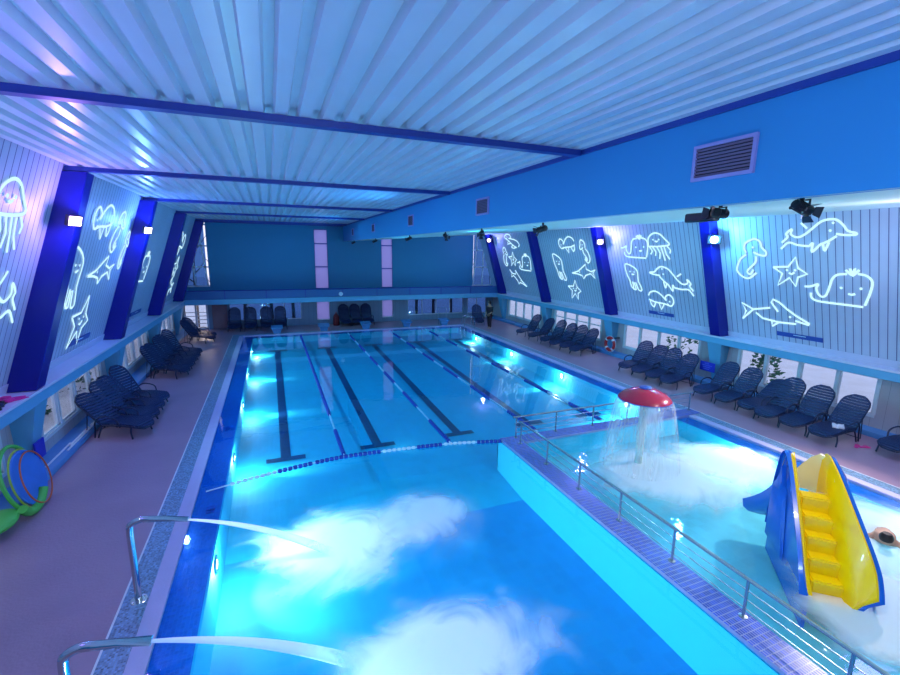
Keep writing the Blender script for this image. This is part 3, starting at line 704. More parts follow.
lamp('underwater_lamp_or_fill_beam', 'POINT', (-.8, 3.3, -.40), (.7, .9, 1.), 70, .03)
# ------------------------------------------------------------------ sun loungers
def make_lounger(back=52, pale=False):
    """foot end at x 0, head towards +x; seat at z .34"""
    r = empty('sun_lounger'); wv = 'navy_weave' if not pale else 'navy_frame'
    def halfw(s):                                  # rounded outline at foot and head
        return .31*(1-max(0, 1-s/.22)**2.4*.55) if s < .22 else (.31*(1-max(0, (s-1.78)/.27)**2.2*.70) if s > 1.78 else .31)
    def slats(s0, s1, fn, n):
        b = B()
        for i in range(n):
            a = s0+(s1-s0)*i/n+.008; c = s0+(s1-s0)*(i+1)/n-.010
            A = []; Cq = []
            m = 5
            for (s, lst) in ((a, A), (c, Cq)):
                p = fn(s); hw = halfw(s)
                for j in range(m): 
                    y = -hw+2*hw*j/(m-1); lst.append(Vector((p[0], y, p[1]+.012*(2*abs(y)/.68)**2)))
            nrm = Vector((-(fn(c)[1]-fn(a)[1]), 0, fn(c)[0]-fn(a)[0])).normalized()*.018
            top = [[b.verts.new(q+nrm) for q in A], [b.verts.new(q+nrm) for q in Cq]]; bot = [[b.verts.new(q-nrm*.4) for q in A], [b.verts.new(q-nrm*.4) for q in Cq]]
            for j in range(m-1):
                b.faces.new((top[0][j], top[0][j+1], top[1][j+1], top[1][j])); b.faces.new((bot[0][j+1], bot[0][j], bot[1][j], bot[1][j+1]))
                b.faces.new((top[0][j+1], top[0][j], bot[0][j], bot[0][j+1])); b.faces.new((top[1][j], top[1][j+1], bot[1][j+1], bot[1][j]))
            for e in (0, m-1): b.faces.new((top[0][e], top[1][e], bot[1][e], bot[0][e]) if e else (top[1][e], top[0][e], bot[0][e], bot[1][e]))
        return b
    def prof(s):
        if s < .25: return (s*.96, .25+.09*math.sin(s/.25*PI/2))
        if s < 1.02: return (.24+(s-.25), .34+.015*math.sin((s-.25)/.77*PI))
        d = s-1.02; a = R(back); return (1.01+d*math.cos(a), .34+d*math.sin(a))
    seat_ = obj('seat', slats(0, 1.02, prof, 13), wv, r)
    back_ = obj('backrest', slats(1.03, 2.05, prof, 12), wv, r)
    b = B()
    for sy in (-1, 1):
        pts = [(prof(s)[0], sy*(halfw(s)+.005), prof(s)[1]-.02) for s in (0.0, .06, .14, .25, .5, .8, 1.0)]; tube(b, pts, .022, 6)
    tube(b, [(0.0, -halfw(0), .23), (-.02, 0, .23), (0.0, halfw(0), .23)], .022, 6)
    obj('seat_frame', b, 'navy_frame', seat_)
    b = B(); pts = [(prof(s)[0], -halfw(s)-.005, prof(s)[1]-.015) for s in (1.02, 1.4, 1.78, 1.9, 2.0, 2.05)]+[(prof(s)[0], halfw(s)+.005, prof(s)[1]-.015) for s in (2.05, 2.0, 1.9, 1.78, 1.4, 1.02)]
    tube(b, pts, .022, 6); obj('back_frame', b, 'navy_frame', back_)
    for sy in (-1, 1):
        b = B(); tube(b, smoothpath([(.22, sy*.30, .33), (.24, sy*.32, .16), (.20, sy*.33, .0)], 3), .02, 6); obj('leg', b, 'navy_frame', r)
        b = B(); tube(b, smoothpath([(.98, sy*.32, .33), (1.06, sy*.33, .16), (1.12, sy*.335, .0)], 3), .02, 6); obj('leg', b, 'navy_frame', r)
        b = B(); tube(b, smoothpath([(.52, sy*.32, .34), (.58, sy*.345, .50), (.76, sy*.35, .565), (.98, sy*.345, .56), (1.16, sy*.33, .42), (1.18, sy*.335, .20), (1.2, sy*.345, .0)], 4), .019, 6); obj('armrest', b, 'navy_frame', r)
    b = B(); a = R(back); hx, hz = 1.01+.5*math.cos(a), .34+.5*math.sin(a); tube(b, [(hx, -.28, hz-.03), (hx+.10, -.28, .02), (hx+.10, .28, .02), (hx, .28, hz-.03)], .015, 6); obj('back_prop', b, 'navy_frame', back_)
    return r
PROTO = {}
def lounger(fx_, fy, ang, label, group, back=52):
    if back not in PROTO: PROTO[back] = o = make_lounger(back)
    else: o = copy_tree(PROTO[back])
    o.location = (fx_, fy, .03); o.rotation_euler = (0, 0, R(ang)); tag(o, label, 'sun lounger', group); return o
g = 'navy sun loungers along the right windows'
lounger(13.10, 10.22, 4, 'navy ribbed sun lounger next to the blue sign, first of the near right row', g, 50)
lounger(13.06, 9.38, 5, 'navy sun lounger second from the blue sign in the near right row', g, 50)
lounger(13.10, 8.66, 2, 'navy sun lounger with the lowest backrest in the near right row', g, 34)
lounger(12.94, 8.00, 6, 'navy sun lounger in the near right row, beside the low-backed one', g, 54)
lounger(12.92, 7.28, 5, 'navy sun lounger between the towel lounger and the middle of the near right row', g, 52)
lounger(12.92, 6.56, 2, 'navy sun lounger with a white towel on its seat', g, 48)
lounger(13.60, 5.42, -4, 'navy sun lounger cut off by the right edge of the view', g, 50)
g = 'navy sun loungers in the second right bay'
for k, (x, y) in enumerate(((13.08, 13.72), (13.05, 12.97), (13.02, 12.23), (12.98, 11.50))):
    lounger(x, y, 12, 'navy sun lounger in the middle right row, %s' % ['farthest of four, its armrest loop showing', 'second from the far end', 'third from the far end', 'nearest of four, legs showing'][k], g, (54, 50, 54, 48)[k])
g = 'navy sun loungers in the third right bay'
for k, (x, y) in enumerate(((13.05, 17.0), (13.05, 17.78), (13.02, 18.6), (13.05, 19.5), (13.05, 20.7), (13.05, 22.0))):
    lounger(x, y, 14, 'dark sun lounger in the far right row, %s the life ring' % ['nearest to', 'second from', 'third from', 'fourth from', 'fifth from', 'farthest from'][k], g, (52, 58, 54, 58, 50, 54)[k])
g = 'navy sun loungers in the near left cluster'
for k, (x, y) in enumerate(((-3.14, 12.95), (-3.16, 13.73), (-3.18, 14.51), (-3.2, 15.30))):
    lounger(x, y, 154, 'dark blue sun lounger in the near left cluster, %s' % ['nearest', 'second from the near side', 'third from the near side', 'farthest, with a hoop armrest'][k], g, (42, 52, 46, 58)[k])
g = 'navy sun loungers in the second left cluster'
for k, (x, y) in enumerate(((-3.1, 18.6), (-3.1, 19.42), (-3.1, 20.24), (-3.1, 21.06), (-3.1, 21.9))):
    lounger(x, y, 154, 'dark blue sun lounger in the middle left cluster, %s' % ['nearest', 'second', 'third', 'fourth', 'farthest'][k], g, (52, 46, 58, 50, 58)[k])
g = 'dark loungers by the garden door'
for k, (x, y) in enumerate(((-2.9, 25.2), (-2.95, 26.1))):
    lounger(x, y, 150, 'dark framed sun lounger by the bright garden door, %s' % ['nearer one', 'farther one'][k], g, 50)
g = 'upright loungers on the left of the far end'
for k, x in enumerate((-2.15, -1.28, -.40, .40)):
    lounger(x, 28.05, 90, 'dark upright sun lounger under the gallery, %s of the left group of four' % ['leftmost', 'second', 'third', 'rightmost'][k], g, 66)
g = 'upright loungers in the middle of the far end'
for k, x in enumerate((4.26, 4.98, 5.72)):
    lounger(x, 28.1, 90, 'dark upright sun lounger under the gallery, %s of three beside the red bag' % ['left', 'middle', 'right'][k], g, 66)
lounger(12.5, 26.0, 75, 'dark sun lounger behind the standing person at the far right corner', None, 60)

# ------------------------------------------------------------------ towel, flip-flops, life ring, signs
b = B(); n = 7
vv = [[b.verts.new((-.17+.34*i/n, -.12+.24*j/n, .03+.012*math.sin(i*1.9+j)+.01*math.cos(j*2.3))) for j in range(n+1)] for i in range(n+1)]
v2 = [[b.verts.new(v.co-Vector((0, 0, .03))) for v in row] for row in vv]
for i in range(n):
    for j in range(n):
        b.faces.new((vv[i][j], vv[i+1][j], vv[i+1][j+1], vv[i][j+1])); b.faces.new((v2[i][j], v2[i][j+1], v2[i+1][j+1], v2[i+1][j]))
for i in range(n):
    b.faces.new((vv[i][0], v2[i][0], v2[i+1][0], vv[i+1][0])); b.faces.new((vv[i+1][n], v2[i+1][n], v2[i][n], vv[i][n]))
    b.faces.new((vv[0][i+1], v2[0][i+1], v2[0][i], vv[0][i])); b.faces.new((vv[n][i], v2[n][i], v2[n][i+1], vv[n][i+1]))
o = tag(obj('towel', b, 'towel', smooth=True, loc=(13.66, 6.52, .405)), 'crumpled white towel lying on the nearest full lounger on the right', 'towel'); o.rotation_euler = (0, 0, R(30))
for k, (x, y, a) in enumerate(((13.72, 6.08, 20), (13.84, 5.98, -25))):
    f = tag(empty('flip_flop', (x, y, .03), R(a)), 'bright pink flip-flop on the deck under the towel lounger, %s one' % ['left', 'right'][k], 'flip-flop', 'pink flip-flops')
    b = B(); pr = [(-.13, .035), (-.10, .045), (0, .036), (.08, .05), (.13, .035), (.14, 0)]
    pr = pr+[(x_, -y_) for x_, y_ in pr[:-1][::-1]]
    hexa(b, [(x_, y_, 0) for x_, y_ in pr][::-1], [(x_, y_, .018) for x_, y_ in pr][::-1]); obj('sole', b, 'pink', f)
    b = B(); tube(b, smoothpath([(-.01, .038, .015), (.03, .03, .05), (.08, 0, .02), (.03, -.03, .05), (-.01, -.038, .015)], 4), .006, 6); obj('strap', b, 'pink', f)
lr = tag(empty('life_ring', (14.72, 16.40, .60)), 'red and white life ring on the right wall beside the far lounger row', 'life ring')
b = B(); torus(b, (0, 0, 0), .29, .075, 32, 10, 'X'); lrr = obj('ring', b, 'red', lr, smooth=True)
for k in range(4):
    b = B(); a0 = PI/4+k*PI/2; pts = [(0, .29*math.cos(a0+d), .29*math.sin(a0+d)) for d in (-.16, -.05, .05, .16)]; tube(b, pts, .079, 10); obj('band', b, 'white', lrr)
b = B(); torus(b, (0, 0, 0), .385, .009, 24, 5, 'X'); obj('rope', b, 'white', lr)
b = B(); box(b, .03, .54, -.02, .02, .24, .29); obj('bracket', b, 'dark_metal', lr)
s = tag(empty('notice_board', (14.68, 11.25, .78)), 'dark blue notice board with faint lettering on the right wall behind a lounger', 'sign')
b = B(); box(b, 0, .03, -.30, .30, -.17, .17); bevel(b, .006, 1); bd = obj('board', b, 'sign_blue', s)
b = B()
for i, wdt in enumerate((.22, .42, .34, .26)):
    for j in range(int(wdt/.045)):
        y = wdt/2-j*.045; box(b, -.004, 0, y-.032, y, .11-i*.068-.016, .11-i*.068+.016)
obj('lettering', b, 'sign_text', bd)
s = tag(empty('notice_board', (-4.62, 11.1, .70)), 'dark blue notice board on the left pier behind the hoops', 'sign')
b = B(); box(b, -.03, 0, -.20, .20, -.22, .16); obj('board', b, 'sign_blue', s)

# ------------------------------------------------------------------ railings of the blue walkway
def railing(p0, p1, n, label, loc_z=.05, h=.56, wires=3):
    p0, p1 = Vector(p0), Vector(p1); d = p1-p0; r = tag(empty('railing', (p0.x, p0.y, loc_z)), label, 'railing', 'steel railings of the walkway')
    for i in range(n):
        p = d*(i/(n-1)); b = B(); tube(b, [(p.x, p.y, 0), (p.x, p.y, h)], .021, 8); lathe(b, [(0, .001), (.055, .001), (.055, .012), (.02, .02)], 14, c=(p.x, p.y, 0)); obj('post', b, 'rail_steel', r)
    b = B(); u = d.normalized(); tube(b, [-u*.10+Vector((0, 0, h)), d+u*.10+Vector((0, 0, h))], .026, 8); obj('top_rail', b, 'rail_steel', r)
    for k in range(wires):
        z = h*(.24+.24*k); b = B(); tube(b, [Vector((0, 0, z)), d+Vector((0, 0, z))], .008, 6); obj('wire', b, 'rail_steel', r)
    return r
railing((5.62, 9.14, 0), (5.62, 1.0, 0), 8, 'long steel railing with thin wires along the blue walkway by the children\'s pool')
railing((5.70, 9.52, 0), (11.85, 9.52, 0), 6, 'steel railing across the pool behind the mushroom fountain')

# ------------------------------------------------------------------ water jets
def jet(y, label):
    t = tag(empty('water_jet_pipe', (-1.94, y, .03)), label, 'water jet', 'chrome water jet pipes')
    b = B(); tube(b, smoothpath([(0, 0, 0), (-.0, 0, .6), (-.0, 0, 1.06), (.035, 0, 1.15), (.13, 0, 1.19), (.22, 0, 1.18)], 5), .042, 14); obj('pipe', b, 'steel', t, smooth=True)
    pp = [c for c in children(t)][-1]
    b = B(); 
    secs = [(.20, .042, .042, 1.182), (.42, .044, .036, 1.14), (.56, .055, .024, 1.105), (.68, .066, .012, 1.075)]
    rg = [[b.verts.new((x, a*math.cos(k*PI/8), z+c*math.sin(k*PI/8))) for k in range(16)] for x, a, c, z in secs]
    for A, C in zip(rg, rg[1:]):
        for k in range(16): b.faces.new((A[k], C[k], C[(k+1) % 16], A[(k+1) % 16]))
    b.faces.new(rg[-1]); obj('nozzle', b, 'steel', pp, smooth=True)
    b = B(); lathe(b, [(.03, .012), (.10, .012), (.105, .004), (.105, 0)], 20); fl_ = obj('base_flange', b, 'steel', t)
    for k in range(4):
        b = B(); a = PI/4+k*PI/2; lathe(b, [(.012, .012), (.012, .026), (0, .028)], 8, c=(.08*math.cos(a), .08*math.sin(a), 0)); obj('bolt', b, 'steel', fl_)
jet(6.52, 'chrome bent water jet pipe on the left pool edge, farther one')
jet(4.42, 'chrome bent water jet pipe at the bottom left corner, nearer one')
def edge_attr(o, vals):
    a = o.data.attributes.new('edge', 'FLOAT', 'POINT')
    for i, v in enumerate(vals): a.data[i].value = v
def stream(y, x1, label, dy=0.):
    b = B(); vals = []; n = 22; k = 10; rings = []
    x0 = -1.27
    for i in range(n+1):
        f = i/n; x = x0+(x1-x0)*f; z = 1.10-.55*f-.50*f*f; a = .022+.09*f; c = .010+.05*f
        rings.append([b.verts.new((x, y+dy*f+a*math.cos(2*PI*j/k), max(z, .04)+c*math.sin(2*PI*j/k))) for j in range(k)]); vals += [1.05-1.0*f**3]*k
    for A, C in zip(rings, rings[1:]):
        for j in range(k): b.faces.new((A[j], A[(j+1) % k], C[(j+1) % k], C[j]))
    o = obj('water_stream', b, 'stream', smooth=True); edge_attr(o, vals)
    tag(o, label, 'water stream', 'streams from the jets', 'stuff')
stream(6.52, .70, 'white stream of water arching from the farther jet pipe into the pool')
stream(4.42, .75, 'white stream of water from the nearer jet pipe at the bottom edge')
# ------------------------------------------------------------------ foam
def foampatch(cx, cy, rx, ry, rot, mat, label, z=.035, peak=1.0, n=28, dome=.05, power=1.):
    b = B(); vals = []; g = []
    ca, sa = math.cos(R(rot)), math.sin(R(rot))
    for i in range(n+1):
        row = []
        for j in range(n+1):
            u, v = 2*i/n-1, 2*j/n-1; d = min(1, math.sqrt(u*u+v*v)); e = (1-d)**power
            e = e*e*(3-2*e)
            x, y = u*rx, v*ry
            row.append(b.verts.new((x*ca-y*sa, x*sa+y*ca, dome*e+.012*math.sin(5*x)*math.cos(4*y)*e))); vals.append(e*peak)
        g.append(row)
    for i in range(n):
        for j in range(n): b.faces.new((g[i][j], g[i+1][j], g[i+1][j+1], g[i][j+1]))
    o = obj('foam', b, mat, smooth=True, loc=(cx, cy, z)); edge_attr(o, vals)
    tag(o, label, 'foam', None, 'stuff')
foampatch(.75, 6.75, 2.1, 1.8, 10, 'foam', 'white billowing foam where the farther water jet lands', peak=1.0)
foampatch(2.3, 7.0, 1.9, 1.5, 10, 'foam_soft', 'thin pale foam drifting to the right of the farther jet', z=.03, peak=1.1)
foampatch(1.6, 4.15, 2.4, 1.5, 5, 'foam', 'white foam at the bottom edge where the nearer water jet lands', peak=1.05)
foampatch(7.9, 6.7, 2.7, 2.2, -20, 'foam_kid', 'white foam spreading under the mushroom fountain', z=.03, peak=1.2)
foampatch(9.6, 6.6, 2.2, 1.8, -40, 'foam', 'brightest white foam between the mushroom fountain and the right pool edge', z=.04, peak=1.15)
foampatch(7.6, 2.6, 1.9, 1.8, 45, 'foam', 'white foam round the foot of the slide steps', z=.035, peak=1.5)
foampatch(9.6, 3.6, 2.6, 2.1, 30, 'foam_kid', 'pale foam right of the slide round the swimmer', z=.03, peak=1.25)
foampatch(7.9, 9.95, 1.0, .5, 0, 'foam_soft', 'thin pale foam behind the mushroom fountain beyond the walkway', z=.03, peak=.9)

# ------------------------------------------------------------------ mushroom fountain
mf = tag(empty('mushroom_fountain', (7.65, 7.28, -.5)), 'red mushroom-shaped water fountain on a pale pole in the children\'s pool', 'fountain')
b = B(); tube(b, [(0, 0, 0), (0, 0, 2.2)], .085, 18); obj('pole', b, 'pole_green', mf, smooth=True)
b = B(); lathe(b, [(0, 2.37), (.12, 2.36), (.30, 2.31), (.46, 2.23), (.55, 2.15), (.57, 2.11), (.56, 2.09), (.50, 2.11), (.3, 2.15), (0, 2.16)], 48); cp = obj('cap', b, 'mushroom_red', mf, smooth=True)
b = B(); lathe(b, [(0, 2.41), (.05, 2.405), (.12, 2.39), (.14, 2.36), (.12, 2.34)], 24); obj('knob', b, 'knob_blue', cp, smooth=True)
b = B(); torus(b, (0, 0, 2.105), .565, .014, 48, 6); obj('rim', b, 'knob_blue', cp)
b = B(); n = 72; prof = [(.575, 1.59, 1.0), (.62, 1.50, .95), (.67, 1.30, .85), (.72, 1.05, .75), (.77, .75, .68), (.82, .42, .62), (.88, .02, .62)]
rings = []; vals = []
for r_, z, e in prof:
    rings.append([b.verts.new((r_*math.cos(2*PI*k/n), r_*math.sin(2*PI*k/n), z)) for k in range(n)]); vals += [e*(.8+.35*math.sin(k*.31)*math.sin(k*.13+1)) for k in range(n)]
for A, C in zip(rings, rings[1:]):
    for k in range(n): b.faces.new((A[k], A[(k+1) % n], C[(k+1) % n], C[k]))
o = obj('water_curtain', b, 'curtain', smooth=True, loc=(7.65, 7.28, .02)); edge_attr(o, vals)
tag(o, 'thin bell of falling white water under the red mushroom cap', 'water curtain', None, 'stuff')

# ------------------------------------------------------------------ children's slide
BX, BY, AN = 7.15, 3.06, 46
sl = tag(empty('childrens_slide', (BX, BY, -.5), R(AN)), 'yellow and blue children\'s slide with steps standing in the shallow pool', 'slide')
# local frame: x up the steps, y to the left, z from the pool floor
def zz(z): return z+.5
for k in range(6):
    b = B(); x = -.18+k*.215; z = .02+k*.215
    box(b, x, x+.235, -.10, .29, zz(-.10) if k == 0 else zz(z-.26), zz(z)); bevel(b, .022, 3); obj('step', b, 'slide_yellow', sl, smooth=True)
def flared(name, y0, Y1, tops, sgn, lift, pal='slide_yellow'):
    """side wall of the steps: upright at the bottom, flaring outward to its rounded top edge"""
    st = smoothpath([(x, z, 0) for x, z in tops], 4); st = [(p.x, p.y) for p in st]
    for part, mt, o in (('side_lining', pal, 0.), ('side_panel', 'slide_blue', .045)):
        b = B(); rows = []
        for x, zt in st:
            zs_ = min(zt-.03, max(0, x+.12)); r = []; y1 = Y1 if sgn > 0 else Y1-.24*min(1, max(0, x/1.25))
            if o == 0 and sgn > 0: zt = zt-.07
            zb_ = -.45 if o else -.03
            for yy, z in ((y0+o, zb_), (y0+o, zs_), (y0+(y1-y0)*.45+o, zs_+(zt-zs_)*.55), (y1+o, zt-.6*o)): r.append((x, sgn*yy, zz(z)))
            t2 = .03 if o == 0 else .05
            for yy, z in ((y1+o+t2, zt-.02-.6*o), (y0+(y1-y0)*.45+o+t2, zs_+(zt-zs_)*.5), (y0+o+t2, zs_-.05), (y0+o+t2, zb_)): r.append((x, sgn*yy, zz(z)))
            rows.append([b.verts.new(p) for p in r])
        for A, C in zip(rows, rows[1:]):
            for j in range(8): b.faces.new((A[j], A[(j+1) % 8], C[(j+1) % 8], C[j]))
        b.faces.new(rows[0]); b.faces.new(rows[-1][::-1]); bmesh.ops.recalc_face_normals(b, faces=b.faces)
        pr_ = obj(part, b, mt, sl, smooth=True)
flared('left', .29, .36, [(-.10, .05), (-.02, .22), (.15, .50), (.45, .85), (.80, 1.22), (1.10, 1.50), (1.32, 1.64), (1.48, 1.62), (1.60, 1.40), (1.70, 1.0), (1.78, .5), (1.80, .1)], 1, 0)
flared('right', .07, .35, [(-.16, .30), (-.08, .46), (.12, .72), (.45, 1.02), (.80, 1.32), (1.10, 1.56), (1.32, 1.68), (1.48, 1.62), (1.60, 1.40), (1.70, 1.0), (1.78, .5), (1.80, .1)], -1, 0)
b = B()
pa = [(-.10, -.37, .0), (-.10, -.39, .30), (.30, -.35, .84), (.85, -.26, 1.33), (1.25, -.20, 1.62)]; pb = [(.0, -.42, -.05), (.04, -.47, .30), (.48, -.42, .80), (.95, -.36, 1.15), (1.38, -.40, 1.34)]
va = [b.verts.new((x, y, zz(z))) for x, y, z in pa]; vb = [b.verts.new((x, y, zz(z))) for x, y, z in pb]; vc = [b.verts.new((x+.05, y+.03, zz(z)-.03)) for x, y, z in pb]
for i in range(4): b.faces.new((va[i], va[i+1], vb[i+1], vb[i])); b.faces.new((vb[i], vb[i+1], vc[i+1], vc[i]))
obj('flange', b, 'slide_blue', sl)
# pale curved hood closing the top of the steps
b = B(); path = [(1.0, -.12), (1.18, -.135), (1.36, -.11), (1.47, -.04), (1.52, .05), (1.54, .15), (1.53, .25)]; hs = [1.38, 1.54, 1.62, 1.62, 1.53, 1.38, 1.22]
L0 = []; 
for (x, y), h in zip(path, hs):
    L0.append([b.verts.new((x, y, zz(.95))), b.verts.new((x+.02, y-.01, zz((.95+h)/2))), b.verts.new((x+.0, y, zz(h)))])
L1 = []
for (x, y), h in zip(path, hs): L1.append([b.verts.new((x+.03, y-.025, zz(.95))), b.verts.new((x+.05, y-.03, zz((.95+h)/2))), b.verts.new((x+.03, y-.025, zz(h)))])
for i in range(len(path)-1):
    for j in range(2): b.faces.new((L0[i][j], L0[i+1][j], L0[i+1][j+1], L0[i][j+1])); b.faces.new((L1[i][j+1], L1[i+1][j+1], L1[i+1][j], L1[i][j]))
    b.faces.new((L0[i][2], L0[i+1][2], L1[i+1][2], L1[i][2]))
obj('hood', b, 'slide_pale', sl, smooth=True)
# chute running down the far side into the water, bending left
b = B(); n = 14; rings = []
for i in range(n+1):
    f = i/n; x = 1.32+.95*f; yc = .06+.25*f*f; z = .98-1.0*f**.65 if f > 0 else .98
    sec = [(.36, .42), (.33, .16), (.26, .04), (.1, 0), (-.1, 0), (-.26, .04), (-.33, .16), (-.36, .42)]
    sec2 = [(.42, .40), (.39, .12), (.30, -.02), (.1, -.06), (-.1, -.06), (-.30, -.02), (-.39, .12), (-.42, .40)]
    k = 1-.45*f
    rings.append([b.verts.new((x, yc+u, zz(max(z, -.06)+w*k))) for u, w in sec]+[b.verts.new((x, yc+u, zz(max(z, -.06)+w*k))) for u, w in sec2[::-1]])
for A, C in zip(rings, rings[1:]):
    for j in range(16): b.faces.new((A[j], A[(j+1) % 16], C[(j+1) % 16], C[j]))
b.faces.new(rings[0]); b.faces.new(rings[-1][::-1]); bmesh.ops.recalc_face_normals(b, faces=b.faces)
obj('chute', b, 'slide_blue', sl, smooth=True)
# moulded fold on the left side
b = B(); hexa(b, [(1.70, .37, zz(-.1)), (1.72, .46, zz(-.1)), (.90, .42, zz(-.1)), (.90, .37, zz(-.1))], [(1.62, .38, zz(1.10)), (1.60, .50, zz(.95)), (1.20, .45, zz(.80)), (1.20, .38, zz(1.0))]); bevel(b, .02, 2); obj('side_fold', b, 'slide_blue', sl, smooth=True)

# ------------------------------------------------------------------ lane ropes
def rope(pts, segs, label):
    """segs: (from, to, colour) along the rope in metres"""
    P = [Vector(p) for p in pts]; cum = [0]
    for a, c in zip(P, P[1:]): cum.append(cum[-1]+(c-a).length)
    def at(s):
        s = max(0, min(s, cum[-1]))
        for i in range(len(P)-1):
            if s <= cum[i+1] or i == len(P)-2:
                f = (s-cum[i])/(cum[i+1]-cum[i]); return P[i].lerp(P[i+1], f)
    L_ = cum[-1]; o0 = P[0].copy()
    t = tag(empty('lane_rope', o0), label, 'lane rope', 'lane ropes')
    b = B(); tube(b, [p-o0 for p in P], .014, 6); obj('cable', b, 'rope_white', t)
    for a, c, col in segs:
        b = B(); r = .055 if col == 'rope_blue' else (.042 if col == 'rope_white' else .028); s = a
        while s < min(c, L_)-.05:
            q0, q1 = at(s)-o0, at(s+.085)-o0; tube(b, [q0, q0.lerp(q1, .5), q1], [r*.8, r, r*.8], 8); s += .11 if col == 'rope_blue' else .12
        if len(b.verts): obj('float_run', b, col, t)
        else: b.free()
    return t
for k, x in enumerate((1.37, 4.0, 6.5, 8.75)):
    y0 = (9.98, 9.80, 9.72, 9.72)[k]; segs = []; s = .15; i = 0
    while s < 15.6:
        ln = 1.55 if i % 2 == 0 else 1.1
        segs.append((s, s+ln, 'rope_blue' if i % 2 == 0 else 'rope_pale')); s += ln+.05; i += 1
    if k == 0: segs = [(a, c, 'rope_blue' if a > 2.5 else col) for a, c, col in segs]
    rope([(x, y0, .02), (x, (y0+26)/2, .02), (x, 26.12, .02)], segs, 'lane rope with dark blue floats, %s from the left edge of the pool' % ['first', 'second', 'third', 'fourth'][k])
rope(smoothpath([(-1.45, 9.36, .02), (-.6, 9.62, .02), (.4, 9.85, .02), (1.37, 9.98, .02), (2.6, 9.93, .02), (4.0, 9.80, .02), (5.3, 9.50, .02)], 5),
     [(.45, 1.35, 'rope_white'), (1.4, 2.15, 'rope_blue'), (2.22, 2.95, 'rope_blue'), (3.0, 3.75, 'rope_blue'), (3.8, 4.6, 'rope_white'), (4.65, 5.3, 'rope_blue'), (5.35, 6.15, 'rope_white'), (6.2, 6.85, 'rope_blue')],
     'sagging rope of blue and white floats closing off the lanes from the near pool')

# ------------------------------------------------------------------ starting blocks, ladder, depth marks
for k, x in enumerate((.15, 2.75, 5.25, 7.85, 10.4)):
    t = tag(empty('starting_block', (x, 27.1, .03)), 'low pale blue starting block at the far pool edge, %s' % ['leftmost', 'second from left', 'middle', 'fourth from left', 'rightmost'][k], 'starting block', 'starting blocks')
    b = B(); hexa(b, [(-.32, -.25, .28), (.32, -.25, .28), (.32, .30, .38), (-.32, .30, .38)], [(-.32, -.25, .33), (.32, -.25, .33), (.32, .30, .43), (-.32, .30, .43)]); bevel(b, .01, 1); obj('platform', b, 'block_blue', t)
    b = B(); hexa(b, [(-.18, -.12, 0), (.18, -.12, 0), (.18, .2, 0), (-.18, .2, 0)], [(-.26, -.15, .28), (.26, -.15, .28), (.26, .25, .36), (-.26, .25, .36)]); obj('pedestal', b, 'block_blue', t)
    if k == 4:
        b = B()
        for sx in (-.28, .28): tube(b, [(sx, .3, .0), (sx, .3, 1.1)], .02, 8)
        tube(b, [(-.28, .3, 1.1), (.28, .3, 1.1)], .02, 8); obj('grab_frame', b, 'rail_steel', t)
t = tag(empty('pool_ladder', (11.2, 25.2, .03)), 'steel pool ladder in the far right corner of the pool', 'ladder')
for s in (0, .5):
    b = B(); tube(b, smoothpath([(.55, s, 0), (.55, s, .55), (.40, s, .78), (.10, s, .78), (-.12, s, .60), (-.16, s, .0), (-.16, s, -.38)], 5), .02, 8); obj('handrail', b, 'steel', t)
for z in (-.02, -.2):
    b = B(); box(b, -.2, -.12, 0, .5, z-.012, z+.012); obj('rung', b, 'steel', t)
for k, (x, y) in enumerate(((-1.36, 8.75), (-1.38, 12.9))):
    b = B()                                        # blurred dark depth figures in the shelf tiles: 1,35 style digits
    def seg(ch, ox):
        S7 = {'a': ((0, 4), (2, 4)), 'b': ((2, 2), (2, 4)), 'c': ((2, 0), (2, 2)), 'd': ((0, 0), (2, 0)), 'e': ((0, 0), (0, 2)), 'f': ((0, 2), (0, 4)), 'g': ((0, 2), (2, 2))}
        for q in {'1': 'bc', '3': 'abgcd', '5': 'afgcd'}[ch]:
            (x0, y0), (x1, y1) = S7[q]; u = .028
            X0, X1 = sorted((ox+x0*u, ox+x1*u)); Y0, Y1 = sorted((y0*u, y1*u)); box(b, X0-.012, X1+.012, Y0-.012, Y1+.012, 0, .004)
    for i, ch in enumerate('135'): seg(ch, -.14+i*.10+(.02 if i else 0))
    o = obj('depth_mark', b, 'sign_blue', loc=(x, y, -.034)); o.rotation_euler = (0, 0, R(-90)); tag(o, 'small dark depth figures in the left pool edge tiles, %s' % ['near the float rope', 'farther along'][k], 'depth marking', 'depth figures')

# ------------------------------------------------------------------ things along the left wall
hoops = [('green_hoop', 'green', .60, .035, -4.42, 9.78, .66, 'large bright green hoop leaning against the left wall'),
         ('orange_hoop', 'orange', .50, .014, -4.28, 9.98, .56, 'thin orange hoop leaning in front of the green one on the left'),
         ('yellow_green_hoop', 'yellow_green', .56, .016, -4.35, 9.85, .60, 'thin yellow-green hoop leaning on the left wall between the others')]
for nm, mt, r_, tk, x, y, z, lab in hoops:
    b = B(); torus(b, (0, 0, 0), r_, tk, 40, 8, 'X'); o = obj(nm, b, mt, smooth=True, loc=(x, y, z)); o.rotation_euler = (0, R(-14), R(4)); tag(o, lab, 'hoop')
b = B(); lathe(b, [(0, -.02), (.50, -.02), (.52, 0), (.50, .02), (0, .02)], 40, axis='X'); o = obj('round_float_mat', b, 'mat_blue', loc=(-4.36, 9.92, .60)); o.rotation_euler = (0, R(-14), 0); tag(o, 'round blue float mat leaning inside the hoops on the left', 'float mat')
